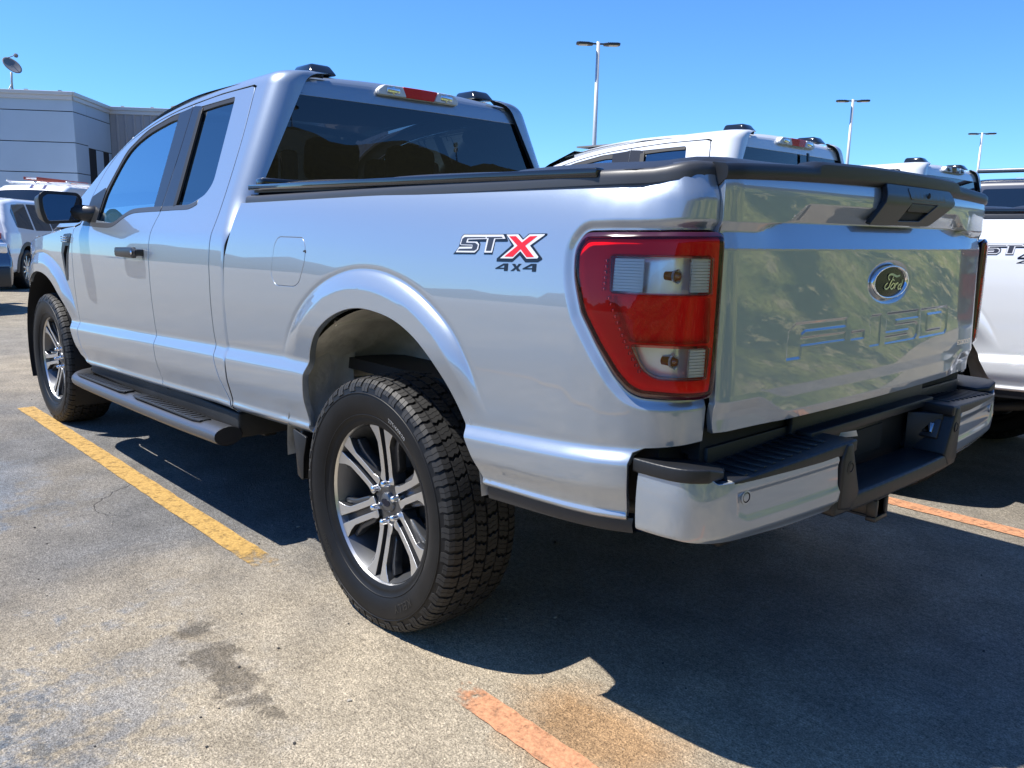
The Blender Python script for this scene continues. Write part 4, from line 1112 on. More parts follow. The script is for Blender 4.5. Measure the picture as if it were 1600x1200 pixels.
    ch = MB(); ch.box(.865, .925, -.90, .90, 1.425, 1.462, .012); ch.build('header_bar', M['gloss_blk'], tcv)
    # ---------------- rear bumper
    BPL = [(-.9, .955), (-1.0, .955), (-1.10, .953), (-1.15, .94), (-1.18, .91), (-1.2, .87), (-1.215, .80), (-1.235, .60), (-1.25, .38), (-1.258, .2), (-1.26, 0), (-1.262, -.2)]
    bpl = catmull(BPL, .004); bpl = np.stack([gsmooth(bpl[:, k], .004, .010) for k in (0, 1)], 1)
    bd = np.r_[0, np.cumsum(np.hypot(*np.diff(bpl, axis=0).T))]; bd -= np.interp(-1.0, -bpl[:, 0][::1], bd) if False else bd[np.argmin(np.abs(bpl[:, 0]+1.0)+np.abs(bpl[:, 1]-.955))]
    bT = np.gradient(bpl, axis=0); bT /= np.linalg.norm(bT, axis=1, keepdims=True); bN = np.stack([bT[:, 1], -bT[:, 0]], 1)
    if bN[0, 1] < 0: bN = -bN
    def bplan(s): return np.stack([np.interp(s, bd, bpl[:, k]) for k in (0, 1)], 1), np.stack([np.interp(s, bd, bN[:, k]) for k in (0, 1)], 1)
    REC = round_poly([(.285, .735), (.695, .739), (.700, .648), (.735, .632), (.33, .648), (.287, .668)], .012, 4)
    def BP(s, z):
        s = np.asarray(s, float); z = np.asarray(z, float); P, N = bplan(s); Q = np.stack([s, z], 1)
        h = -.006*((z-.69)/.08)**2
        d = pdist(Q, REC2)*np.where(inside(Q, REC2), 1, -1)
        h = h-.006*sstep(-.001, .018, d)+.006*sstep(.62, .60, z)*0
        h = h-.012*sstep(.630, .603, z)
        return np.stack([P[:, 0]+N[:, 0]*h, P[:, 1]+N[:, 1]*h, z], 1)
    REC2 = round_poly([(.285, .732), (.760, .738), (.770, .656), (.33, .652), (.290, .670)], .012, 4)
    bpoly = round_poly([(.034, .770, .004), (.10, .771), (.185, .772), (.207, .769, .006), (.232, .751, .006), (.45, .7505), (.698, .7505, .012), (.7035, .70), (.712, .655), (.738, .640, .008), (.745, .604, .004), (.50, .602), (.30, .608), (.229, .614), (.13, .626), (.034, .624, .004)], .004, 3)
    bcore = MB()
    def bxy(s, d): P, N = bplan(np.array([s])); return tuple(P[0]+N[0]*d)
    for sg in (1, -1):
        Y = lambda p: (p[0], sg*p[1])
        # dark body behind the painted skin
        oc = [bxy(s, -.032) for s in np.linspace(.03, .78, 24)]
        bcore.prism([Y(p) for p in oc]+[Y((-1.13, .28)), Y((-1.13, .80)), Y((-1.05, .86))], lambda a, b, h_: (a, b, h_), .612, .752, .004)
        # step pad
        oc = [bxy(s, -.003) for s in np.linspace(.275, .785, 18)]
        bcore.prism([Y(p) for p in oc]+[Y((-1.10, .335)), Y((-1.085, .80)), Y((-1.13, .835))], lambda a, b, h_: (a, b, h_+.052*(.42-abs(b))), .744, .777, .006, 0, 3)
        for i in range(10):
            y = .42+i*.040
            dz = .052*(.42-y); bcore.box(-1.205, -1.105, sg*y-.006, sg*y+.006, .774+dz, .7815+dz, .002)
        # corner cap
        oc = [bxy(s, .001) for s in np.linspace(.018, .208, 16)]
        bcore.prism([Y(p) for p in oc]+[Y(bxy(.262, -.02)), Y((-1.16, .80)), Y((-1.08, .80)), Y((-1.03, .85))], lambda a, b, h_: (a, b, .757+(h_-.757)*(1-.55*float(sstep(.90, .83, abs(b))))), .757, .790, .005, 0, 3)
        V = []
        a0, a1, a2 = bxy(.205, .001), bxy(.280, -.004), (-1.155, .80)
        # side wall of the plate pocket, with a square lamp
        ow = [(.29, .632), (.352, .776), (.385, .776), (.398, .74), (.398, .604), (.33, .590)]
        bcore.prism([(sg*a, b) for a, b in ow], lambda a, b, h_: (h_-.010*abs(a)/.38*0, a, b), -1.2515, -1.10, .008, 0, 3)
        cor = MB()
    lipo = [(bxy(s, -.004)[0], bxy(s, -.004)[1]) for s in np.linspace(.70, 1.10, 12)]
    lipo += [(a, -b) for a, b in lipo[::-1][1:]]
    bcore.prism(lipo+[(-1.12, -.40), (-1.12, .40)], lambda a, b, h_: (a, b, h_), .584, .632, .010, 0, 3)
    bcore.box(-1.115, -1.095, -.42, .42, .60, .835, .004)
    bcore.box(-1.10, -1.02, -.78, .78, .70, .80, .004)
    bcore.box(-1.16, -1.115, -.40, .40, .765, .79, .004)
    bmp = bcore.build('rear_bumper', M['blk'], T, sharp=40)
    pl_ = panel('painted_skin', bpoly, BP, [paint, M['inner']], bmp, xs=np.arange(.03, .76, .012), zs=np.arange(.60, .77, .007), rim=.028, sgn=1, feats=[(rings(REC2, [-.002, -.005, -.009, -.013, -.017, .002], .007, 0, True), .004)])
    # check facing: outward must be +y at the corner
    if NORM[pl_.data.name][0][1] < 0 and False: pass
    mirror_tree(pl_, bmp)
    for s, z, mt in ((.323, .711, paint), (.752, .712, M['blk'])):
        P, N = bplan(np.array([s])); c = Vector((P[0][0], P[0][1], z)); nn = Vector((N[0][0], N[0][1], 0)); dep = -.0045 if s < .5 else .0
        for sg in (1, -1):
            b = MB(); ring = lambda r, d: [(c+nn*(d+dep)+(Vector((0, 0, 1))*math.sin(2*math.pi*k/24)+nn.cross(Vector((0, 0, 1)))*math.cos(2*math.pi*k/24))*r) for k in range(24)]
            V = ring(.0165, -.002)+ring(.0165, .002)+ring(.0125, .0025)+ring(.0118, .0008)+ring(.0095, .0016)
            F = [(i*24+k, i*24+(k+1) % 24, i*24+24+(k+1) % 24, i*24+24+k) for i in range(4) for k in range(24)]+[tuple(96+k for k in range(24))]
            mi_ = [0]*48+[1]*48+[0]
            b.add([(v[0], sg*v[1], v[2]) for v in V], F); b.mi = mi_
            o = b.build('parking_sensor', [mt, M['inner']], bmp, sharp=40)
            bmf = bmesh.new(); bmf.from_mesh(o.data); bmesh.ops.recalc_face_normals(bmf, faces=list(bmf.faces)); bmf.to_mesh(o.data); bmf.free()
    for sg in (1, -1):
        pm = MB()
        e = Vector((0, sg*(.320-.29), .704-.632)).normalized(); nrm = Vector((0, -sg*e.z*1, sg*e.y*1*sg)).normalized()
        mt_ = Matrix.Translation((-1.185, sg*.316, .705)) @ Matrix.Rotation(-sg*math.atan2(.062, .144), 4, 'X')
        pm.box(-.034, .034, -.006, .006, -.032, .032, .004, mtx=mt_)
        pl2 = pm.build('plate_lamp', M['blk_s'], bmp)
        pq = MB(); pq.box(-.017, .017, -.0085, .0085, -.017, .017, .003, mtx=mt_); pq.build('lamp_lens', M['mirror'], bmp)
    tagp = MB(); tagp.add([(-1.20, .335, .775), (-1.235, .30, .782), (-1.238, .318, .800), (-1.21, .345, .792), (-1.20, .335, .7755), (-1.235, .30, .7825), (-1.238, .318, .8005), (-1.21, .345, .7925)], [(0, 1, 2, 3), (7, 6, 5, 4), (0, 4, 5, 1), (1, 5, 6, 2), (2, 6, 7, 3), (3, 7, 4, 0)])
    tagp.build('paper_tag', M['paper'], bmp, smooth=False)
    ph = MB(); ph.box(-1.119, -1.113, -.13, .13, .655, .735, .002); ph.build('plate_opening', M['inner'], bmp)
    # hitch receiver
    hr = MB()
    def sq(o, i, x0, x1):
        for (a, b, c, d) in ((-o, o, i, o), (-o, o, -o, -i), (-o, -i, -i, i), (i, o, -i, i)): hr.box(x0, x1, a+.02, b+.02, c+.520, d+.520, .003)
    sq(.033, .0255, -1.20, -.98); sq(.041, .0255, -1.205, -1.175)
    hr.box(-1.06, -1.0, -.45, .45, .50, .56, .01)
    hr.lathe([(.008, .001), (.008, 0), (0, 0)], 14, c=(-1.14, .0535, .52))
    hr.build('hitch_receiver', M['blk_s'], T, sharp=40)
    # ---------------- roof, rear glass, brake lamp, pods
    rp_ = catmull([(1.086, 1.822), (1.0925, 1.852), (1.103, 1.884), (1.124, 1.912), (1.165, 1.930), (1.30, 1.942), (1.60, 1.946), (1.95, 1.938), (2.30, 1.905), (2.52, 1.868)], .012)
    rt_ = np.r_[0, np.cumsum(np.hypot(*np.diff(rp_, axis=0).T))]
    def ROOF(t, y):
        y = np.asarray(y, float); k = np.abs(y)/.665
        x = np.interp(t, rt_, rp_[:, 0]); z = np.interp(t, rt_, rp_[:, 1]); w = sstep(.03, .14, t)
        return np.stack([x+.018*k*k*(1-w), y, z-.030*k*k*w-.008*k**8*w], 1)
    roof = panel('roof', [(.0, -.662), (rt_[-1], -.600), (rt_[-1], .600), (.0, .662)], ROOF, paint, T, xs=np.concatenate([np.arange(.005, .2, .008), np.arange(.2, 2, .05)]), zs=np.arange(-.65, .66, .04), rim=.02, sgn=1)
    for sg in (1, -1):
        dm = MB(); V = []
        tt = np.linspace(0, rt_[-1], 30)
        for t in tt:
            a = ROOF(np.array([t]), np.array([sg*.664]))[0]; V += [(a[0], sg*.660, a[2]-.014), (a[0]+.004, sg*.676, a[2]-.016), (a[0]+.008, sg*.694, a[2]-.018)]
        F = [q for i in range(29) for q in ((i*3, i*3+3, i*3+4, i*3+1), (i*3+1, i*3+4, i*3+5, i*3+2))]
        dm.add(V, F if sg < 0 else [tuple(reversed(f)) for f in F]); dm.build('ditch_moulding', M['grey_pl'], roof)
        pod = MB(); bm = bmesh.new(); bmesh.ops.create_cube(bm, size=1)
        for v in bm.verts:
            top = v.co.z > 0; v.co = Vector((1.235+v.co.x*(.18 if not top else .13)+(.015 if top else 0), sg*.455+v.co.y*(.135 if not top else .10), 1.925+(v.co.z+.5)*.046))
        bmesh.ops.bevel(bm, geom=list(bm.edges), offset=.014, segments=3, profile=.5, affect='EDGES'); pod.bm(bm)
        pod.build('roof_pod', M['gloss_blk'], roof)
    def RG(y, z):
        y = np.asarray(y, float); z = np.asarray(z, float)
        return np.stack([1.056+.104*(z-1.41)-.022*(1-(y/.8)**2)+.012, y, z], 1)
    wy = lambda z: .812-(z-1.41)*.352
    gpoly = round_poly([(wy(1.30), 1.30), (wy(1.829), 1.829, .02), (0, 1.834), (-wy(1.829), 1.829, .02), (-wy(1.30), 1.30)], .01, 4)
    rg = panel('rear_window', gpoly, RG, [M['gl_rear'], M['seal']], T, xs=np.arange(-.8, .8, .06), zs=np.arange(1.3, 1.83, .05), rim=.012, rim_mat=1, sgn=-1)
    bb = panel('glass_border', offset2(gpoly, .012), RG, M['gloss_blk'], rg, holes=[offset2(gpoly, -.014)], rim=.01, sgn=-1, off=-.003, bstep=.03)
    # back panel of cab below the window
    cb = MB(); cb.box(1.01, 1.05, -.86, .86, .6, 1.325); cb.build('cab_back', M['inner'], T, smooth=False)
    # high mounted lamp
    lamp = MB()
    def LP(y, z): return np.stack([1.096-.018*(1-(np.asarray(y)/.6)**2)+.05*(np.clip(z-1.885, 0, 1))*.6+.010*np.abs(y)/.22, y, z], 1)
    hm = panel('high_brake_lamp', round_poly([(-.222, 1.866), (.224, 1.866), (.228, 1.885), (.195, 1.910), (-.185, 1.910), (-.222, 1.888)], .008, 3), LP, M['lamp_white'], T, rim=.03, sgn=-1, off=.004, xs=np.arange(-.2, .2, .04), zs=[1.88, 1.895])
    panel('red_section', round_poly([(-.075, 1.868), (.078, 1.868), (.096, 1.909), (-.095, 1.909)], .004, 2), LP, M['red_in2'], hm, rim=.006, sgn=-1, off=.009)
    for sg in (1, -1):
        panel('clear_section', round_poly([(sg*.084, 1.869), (sg*.220, 1.869), (sg*.224, 1.885), (sg*.192, 1.908), (sg*.102, 1.908)], .004, 2), LP, M['lamp_clear'], hm, rim=.006, sgn=-1, off=.012)
        cbx = MB(); cbx.box(1.070, 1.082, sg*.150-.035, sg*.150+.035, 1.876, 1.901, .004); cbx.box(1.072, 1.080, sg*.150-.006, sg*.150+.006, 1.870, 1.906, .002); cbx.build('lamp_reflector', M['chrome'], hm)
    # ---------------- windscreen, bonnet, nose (mostly hidden)
    ws = MB(); V = []; nyy = 13
    wsx = [(2.515, 1.866, .60), (2.72, 1.775, .655), (2.95, 1.63, .725), (3.15, 1.47, .78), (3.34, 1.31, .82), (3.50, 1.20, .84)]
    for x, z, w in wsx:
        for j in range(nyy): v = -1+2*j/(nyy-1); V.append((x+.11*(1-v*v)*.8, w*v, z+.012*(1-v*v)))
    ws.add(V, [(i*nyy+j, i*nyy+nyy+j, i*nyy+nyy+j+1, i*nyy+j+1) for i in range(5) for j in range(nyy-1)])
    ws.build('windscreen', M['gl_front'], T)
    hd = MB(); V = []
    hx = [(3.34, 1.235, .86), (3.5, 1.225, .885), (3.9, 1.185, .87), (4.3, 1.125, .80), (4.55, 1.06, .72), (4.66, .99, .64)]
    for x, z, w in hx:
        for j in range(nyy): v = -1+2*j/(nyy-1); V.append((x, w*v, z+.055*(1-v**4)*(1 if x < 4.5 else .6)+.015*math.exp(-((abs(v)-.55)/.12)**2)))
    hd.add(V, [(i*nyy+j, i*nyy+nyy+j, i*nyy+nyy+j+1, i*nyy+j+1) for i in range(len(hx)-1) for j in range(nyy-1)])
    hood = hd.build('bonnet', paint, T)
    for sg in (1, -1):
        ft = MB(); V = []
        for s in np.linspace(3.05, 4.6, 24):
            z = float(np.interp(s, [3.044, 3.2, 3.42, 3.8, 4.2, 4.58], [1.247, 1.235, 1.205, 1.165, 1.12, 1.06])); p = FEND(np.array([s]), np.array([z]))[0]
            hz = float(np.interp(s, [a for a, b, c in hx], [b for a, b, c in hx])); hw = float(np.interp(s, [a for a, b, c in hx], [c for a, b, c in hx]))
            V += [(p[0], sg*p[1], p[2]), (p[0], sg*(p[1]*.6+hw*.4), p[2]*.45+hz*.55+.006), (p[0], sg*(hw+.004), hz-.004)]
        F = [q for i in range(23) for q in ((i*3, i*3+3, i*3+4, i*3+1), (i*3+1, i*3+4, i*3+5, i*3+2))]
        ft.add(V, F if sg > 0 else [tuple(reversed(f)) for f in F]); ft.build('fender_top', paint, T)
    gr = MB(); gr.box(4.66, 4.76, -.62, .62, .70, 1.0, .02)
    for i in range(4): gr.box(4.74, 4.775, -.60, .60, .74+.065*i, .765+.065*i, .006)
    gr.build('grille', M['blk_s'], T)
    for sg in (1, -1):
        hl = MB(); hl.box(4.60, 4.74, sg*.60-.10, sg*.60+.10, .82, 1.0, .02); hl.build('headlight', M['mirror'], T)
    fb = MB(); fb.prism([(4.16, .945), (4.30, .945), (4.50, .87), (4.70, .72), (4.82, .4), (4.84, 0), (4.82, -.4), (4.70, -.72), (4.50, -.87), (4.30, -.945), (4.16, -.945), (4.16, -.8), (4.5, -.6), (4.5, .6), (4.16, .8)], lambda a, b, h_: (a, b, h_), .46, .70, .02)
    fb.build('front_bumper', M['chrome'], T, sharp=40)
    # ---------------- cabin
    def seat(x, y, w, mt, hd_=True, nm='front_seat'):
        s_ = MB()
        s_.box(x-.02, x+.50, y-w/2, y+w/2, .78, .95, .05)
        s_.box(-.07, .09, -w/2, w/2, 0, .58, .055, mtx=Matrix.Translation((x, y, .88)) @ Matrix.Rotation(rad(-13), 4, 'Y'))
        o = s_.build(nm, mt, T)
        if hd_:
            for yy in ([y] if w < .8 else [y-.42, y, y+.42]):
                q = MB(); q.box(-.05, .05, -.13, .13, 0, .19, .045, mtx=Matrix.Translation((x-.145, yy, 1.475)) @ Matrix.Rotation(rad(-8), 4, 'Y'))
                for k in (-.06, .06): q.tube([(x-.13, yy+k, 1.40), (x-.14, yy+k, 1.50)], .007, 8)
                q.build('head_rest', mt, o)
        return o
    for sg in (1, -1): seat(2.12, sg*.40, .50, M['seat'])
    seat(1.32, 0, 1.36, M['seat'], True, 'rear_seat')
    # grey seat-back frames seen through the rear glass
    fr = MB()
    for y0, y1 in ((.30, .66), (-.10, -.46)):
        fr.box(1.155, 1.175, min(y0, y1), min(y0, y1)+.07, 1.33, 1.60, .02); fr.box(1.155, 1.175, max(y0, y1)-.07, max(y0, y1), 1.33, 1.60, .02); fr.box(1.155, 1.175, min(y0, y1), max(y0, y1), 1.33, 1.40, .02)
    fr.build('seat_back_frame', M['seat_l'], T)
    db = MB(); db.box(2.78, 3.3, -.82, .82, .85, 1.22, .06); db.box(2.72, 2.86, .20, .62, 1.10, 1.27, .03)
    db.build('dashboard', M['dash'], T)
    sw = MB(); bm = bmesh.new()
    V = []; n1, n2 = 28, 8
    Ms = Matrix.Translation((2.62, .40, 1.13)) @ Matrix.Rotation(rad(65), 4, 'Y')
    for i in range(n1):
        for k in range(n2):
            a, b = 2*math.pi*i/n1, 2*math.pi*k/n2; r = .19+.016*math.cos(b); V.append(tuple(Ms @ Vector((r*math.cos(a), r*math.sin(a), .016*math.sin(b)))))
    sw.add(V, [(i*n2+k, ((i+1) % n1)*n2+k, ((i+1) % n1)*n2+(k+1) % n2, i*n2+(k+1) % n2) for i in range(n1) for k in range(n2)])
    sw.box(-.18, .18, -.03, .03, -.01, .01, .005, mtx=Ms); sw.tube([tuple(Ms @ Vector((0, 0, 0))), (2.85, .40, 1.05)], .04, 10)
    sw.build('steering_wheel', M['dash'], T)
    fl = MB(); fl.box(1.05, 3.3, -.86, .86, .60, .64); fl.box(1.12, 2.5, -.60, .60, 1.885, 1.895, mi=1)
    fl.build('cabin_floor_and_liner', [M['dash'], M['liner']], T, smooth=False)
    # ---------------- chassis
    cf = MB()
    for sg in (1, -1):
        cf.box(-1.0, 4.5, sg*.50-.04, sg*.50+.04, .46, .60, .01)
        cf.tube([(-.75, sg*.56, .52), (-.35, sg*.56, .44), (0, sg*.56, .42), (.4, sg*.56, .46), (.75, sg*.56, .56)], .028, 6)
        cf.tube([(-.05, sg*.50, .36), (-.10, sg*.52, .80)], .03, 10)
    cf.tube([(0, -.78, .405), (0, .78, .405)], .045, 12)
    bm = bmesh.new(); bmesh.ops.create_icosphere(bm, subdivisions=2, radius=.16); cf.bm(bm, 0, Matrix.Translation((0, .05, .41)))
    cf.tube([(0, .05, .41), (2.2, .03, .52)], .045, 10)
    cf.tube([(1.6, -.25, .42), (-.35, -.28, .45), (-.75, -.5, .55)], [.05, .09, .045], 10)
    cf.tube([(3.693, -.78, .41), (3.693, .78, .41)], .05, 10)
    cf.box(1.0, 4.4, -.45, .45, .50, .62, .02)
    for sg in (1, -1): cf.box(1.0, 2.92, min(sg*.60, sg*.968), max(sg*.60, sg*.968), .425, .53, .01)  # sill boxes added to block sunlight slipping inside the running board
    cf.lathe([(0, -.1), (.34, -.1), (.36, 0), (.34, .1), (0, .1)], 28, axis='z', c=(-.62, 0, .64))
    cf.build('chassis', M['frame'], T)
    # ---------------- wheels
    w0 = build_wheel(T, (0, .859, .4085), rad(3))
    w1 = copy_tree(w0, T); w1.location = (3.693, .859, .4085); w1.rotation_euler = (0, rad(-16), 0)
    m0 = mirror_tree(w0, T, skip=('size_lettering', 'maker_lettering', 'name_lettering'))
    m1 = copy_tree(m0, T); m1.location = (3.693, -.859, .4085)
    return T
def offset2_open(L, d, arch=False):
    L = np.asarray(L, float); T_ = np.gradient(L, axis=0); T_ /= np.linalg.norm(T_, axis=1, keepdims=True)
    N = np.stack([-T_[:, 1], T_[:, 0]], 1)
    k = len(L)//2
    if (N[k, 1] if arch else N[:, 1].mean()) < 0: N = -N
    return L+N*d
def panel_pts(name, outline, f, mats, parent, grids, sgn, feats=()):
    """panel with several point grids of different density; finer grids replace coarser ones where they overlap"""
    pts = np.zeros((0, 2))
    for gx, gz in grids:
        X, Z = np.meshgrid(gx, gz); G = np.stack([X.ravel(), Z.ravel()], 1)
        lo, hi = G.min(0)-.004, G.max(0)+.004
        keep = ~((pts[:, 0] > lo[0]) & (pts[:, 0] < hi[0]) & (pts[:, 1] > lo[1]) & (pts[:, 1] < hi[1])) if len(pts) else np.zeros(0, bool)
        pts = np.concatenate([pts[keep], G])
    it = {}
    return panel(name, outline, f, mats, parent, xs=[0.0], zs=[0.0], sgn=sgn, rim=.016, rim_mat=0, extra=pts, feats=feats)

# ------------------------------------------------------------------ ground and terrain
def nd(nt, t, **kw):
    n = nt.nodes.new(t)
    for k, v in kw.items(): setattr(n, k, v)
    return n
def asphalt():
    m, nt, p = new_mat('worn_asphalt'); L = nt.links.new
    tc = nd(nt, 'ShaderNodeTexCoord')
    def noise(sc, det=4, rough=.6, vec=None, dist=0):
        n = nd(nt, 'ShaderNodeTexNoise'); n.inputs['Scale'].default_value = sc; n.inputs['Detail'].default_value = det; n.inputs['Roughness'].default_value = rough; n.inputs['Distortion'].default_value = dist
        L(vec or tc.outputs['Object'], n.inputs['Vector']); return n.outputs[0]
    def ramp(v, a, b, c=0., d=1.):
        r = nd(nt, 'ShaderNodeMapRange'); r.inputs[1].default_value = a; r.inputs[2].default_value = b; r.inputs[3].default_value = c; r.inputs[4].default_value = d
        L(v, r.inputs[0]); return r.outputs[0]
    def math_(op, a, b):
        n = nd(nt, 'ShaderNodeMath', operation=op)
        for i, v in enumerate((a, b)):
            if isinstance(v, (int, float)): n.inputs[i].default_value = v
            else: L(v, n.inputs[i])
        return n.outputs[0]
    def mix(f, a, b, bt='MIX'):
        n = nd(nt, 'ShaderNodeMix', data_type='RGBA', blend_type=bt)
        for i, v in ((0, f), (6, a), (7, b)):
            if isinstance(v, (int, float)): n.inputs[i].default_value = v
            elif isinstance(v, tuple): n.inputs[i].default_value = (*v, 1)
            else: L(v, n.inputs[i])
        return n.outputs[2]
    def blob(cx, cy, rx, ry, rot=0.0, nz=1.2, ns=3.0):
        mp = nd(nt, 'ShaderNodeMapping', vector_type='TEXTURE'); mp.inputs['Location'].default_value = (cx, cy, 0); mp.inputs['Rotation'].default_value = (0, 0, rot); mp.inputs['Scale'].default_value = (rx, ry, 1)
        L(tc.outputs['Object'], mp.inputs['Vector'])
        ln = nd(nt, 'ShaderNodeVectorMath', operation='LENGTH'); L(mp.outputs[0], ln.inputs[0])
        return math_('ADD', ln.outputs[1] if len(ln.outputs) > 1 else ln.outputs[0], ramp(noise(ns, 6, .65), .2, .8, -nz/2, nz/2))
    big = noise(.28, 5, .55, dist=.4)
    sep = nd(nt, 'ShaderNodeSeparateXYZ'); L(tc.outputs['Object'], sep.inputs[0])
    tan, grey, blue = (.345, .290, .210), (.178, .174, .168), (.145, .178, .225)
    col = mix(ramp(big, .40, .62), grey, tan)
    # tan dust is thickest round the rear of the stall and far out on the drive lane
    dust = ramp(blob(-.75, 1.5, 1.5, 1.25, .4, .9, 1.3), 1.35, .55)
    col = mix(dust, col, (.445, .376, .274))
    far = ramp(sep.outputs[0], 4.5, 9, 0, .8); col = mix(far, col, (.275, .243, .187))
    # older blue-grey asphalt showing through with ragged edges
    rag = noise(9, 8, .72, dist=.3); low = noise(.9, 3, .5)
    pat = math_('MULTIPLY', ramp(math_('ADD', math_('MULTIPLY', rag, .55), math_('MULTIPLY', low, .75)), .64, .72), ramp(blob(1.6, 2.2, 2.6, .9, .0, .7, .8), 1.2, .6))
    col = mix(math_('MULTIPLY', pat, .75), col, blue)
    pat2 = math_('MULTIPLY', ramp(noise(16, 8, .75), .50, .56), ramp(blob(.15, 2.25, .55, .42, .2, .9, 2.5), 1.1, .5))
    col = mix(math_('MULTIPLY', pat2, .75), col, (.080, .108, .140))
    # drip-wet patch, rust-coloured stain, painted shade tone under the front truck
    wet = ramp(blob(.06, 1.475, .36, .085, -.10, 2.6, 10), .95, .45); col = mix(math_('MULTIPLY', wet, .62), col, (.075, .062, .046))
    rust = ramp(blob(-.90, .88, .30, .22, .0, .8, 5), 1.15, .4); col = mix(math_('MULTIPLY', rust, .65), col, (.40, .20, .062))
    shade_patch = ramp(blob(-.6, -.3, 3.6, .95, 0, .9, 1.1), 1.15, .5); col = mix(math_('MULTIPLY', shade_patch, .25), col, (.215, .207, .200))
    # aggregate
    g1 = ramp(noise(170, 3, .7), .32, .70, .42, 1.58); g2 = ramp(noise(52, 5, .7), .32, .68, .64, 1.36); g3 = ramp(noise(4.5, 6, .62), .3, .7, .76, 1.24)
    col = mix(1., col, g1, 'MULTIPLY'); col = mix(1., col, g2, 'MULTIPLY'); col = mix(1., col, g3, 'MULTIPLY')
    vo = nd(nt, 'ShaderNodeTexVoronoi'); vo.inputs['Scale'].default_value = 75; L(tc.outputs['Object'], vo.inputs['Vector'])
    peb = ramp(vo.outputs['Distance'], .10, .16, 1, 0); sel = nd(nt, 'ShaderNodeSeparateColor'); L(vo.outputs['Color'], sel.inputs[0])
    col = mix(math_('MULTIPLY', math_('MULTIPLY', peb, ramp(sel.outputs[0], .86, .88)), .7), col, (.42, .40, .36))
    col = mix(math_('MULTIPLY', math_('MULTIPLY', peb, ramp(sel.outputs[1], .88, .90)), .8), col, (.03, .03, .03))
    # hairline cracks
    vc = nd(nt, 'ShaderNodeTexVoronoi', feature='DISTANCE_TO_EDGE'); vc.inputs['Scale'].default_value = .55
    wv = nd(nt, 'ShaderNodeVectorMath', operation='ADD'); nn = nd(nt, 'ShaderNodeTexNoise'); nn.inputs['Scale'].default_value = 3; nn.inputs['Detail'].default_value = 6
    sc_ = nd(nt, 'ShaderNodeVectorMath', operation='SCALE'); sc_.inputs[3].default_value = .35
    L(tc.outputs['Object'], nn.inputs['Vector']); L(nn.outputs[1], sc_.inputs[0]); L(tc.outputs['Object'], wv.inputs[0]); L(sc_.outputs[0], wv.inputs[1]); L(wv.outputs[0], vc.inputs['Vector'])
    crack = math_('MULTIPLY', ramp(vc.outputs['Distance'], .0006, .003, .5, 0), ramp(noise(.6), .54, .62))
    col = mix(math_('MULTIPLY', crack, .75), col, (.04, .038, .034))
    L(col, p.inputs['Base Color']); p.inputs['Roughness'].default_value = .88; p.inputs['Specular IOR Level'].default_value = .3
    b = nd(nt, 'ShaderNodeBump'); b.inputs['Strength'].default_value = 1.0; b.inputs['Distance'].default_value = .012
    hgt = math_('ADD', noise(130, 4, .7), math_('MULTIPLY', noise(22, 4), .6)); hgt = math_('SUBTRACT', hgt, math_('MULTIPLY', crack, 1.2))
    L(hgt, b.inputs['Height']); L(b.outputs[0], p.inputs['Normal'])
    return m
def worn_paint(name, col, lo, hi, scale=14):
    m, nt, p = new_mat(name); L = nt.links.new
    tc = nd(nt, 'ShaderNodeTexCoord'); n = nd(nt, 'ShaderNodeTexNoise'); n.inputs['Scale'].default_value = scale; n.inputs['Detail'].default_value = 8; n.inputs['Roughness'].default_value = .75
    L(tc.outputs['Object'], n.inputs['Vector'])
    at = nd(nt, 'ShaderNodeAttribute'); at.attribute_name = 'wear'
    ad = nd(nt, 'ShaderNodeMath', operation='ADD'); L(n.outputs[0], ad.inputs[0]); L(at.outputs['Fac'], ad.inputs[1])
    r = nd(nt, 'ShaderNodeMapRange'); r.inputs[1].default_value = lo; r.inputs[2].default_value = hi; r.inputs[3].default_value = 1; r.inputs[4].default_value = 0
    L(ad.outputs[0], r.inputs[0]); L(r.outputs[0], p.inputs['Alpha'])
    n2 = nd(nt, 'ShaderNodeTexNoise'); n2.inputs['Scale'].default_value = 90; n2.inputs['Detail'].default_value = 4; L(tc.outputs['Object'], n2.inputs['Vector'])
    r2 = nd(nt, 'ShaderNodeMapRange'); r2.inputs[1].default_value = .3; r2.inputs[2].default_value = .7; r2.inputs[3].default_value = .72; r2.inputs[4].default_value = 1.18; L(n2.outputs[0], r2.inputs[0])
    mx = nd(nt, 'ShaderNodeMix', data_type='RGBA', blend_type='MULTIPLY'); mx.inputs[0].default_value = 1; mx.inputs[6].default_value = (*col, 1); L(r2.outputs[0], mx.inputs[7])
    L(mx.outputs[2], p.inputs['Base Color']); p.inputs['Roughness'].default_value = .75
    b = nd(nt, 'ShaderNodeBump'); b.inputs['Strength'].default_value = .6; b.inputs['Distance'].default_value = .004; L(n2.outputs[0], b.inputs['Height']); L(b.outputs[0], p.inputs['Normal'])
    return m
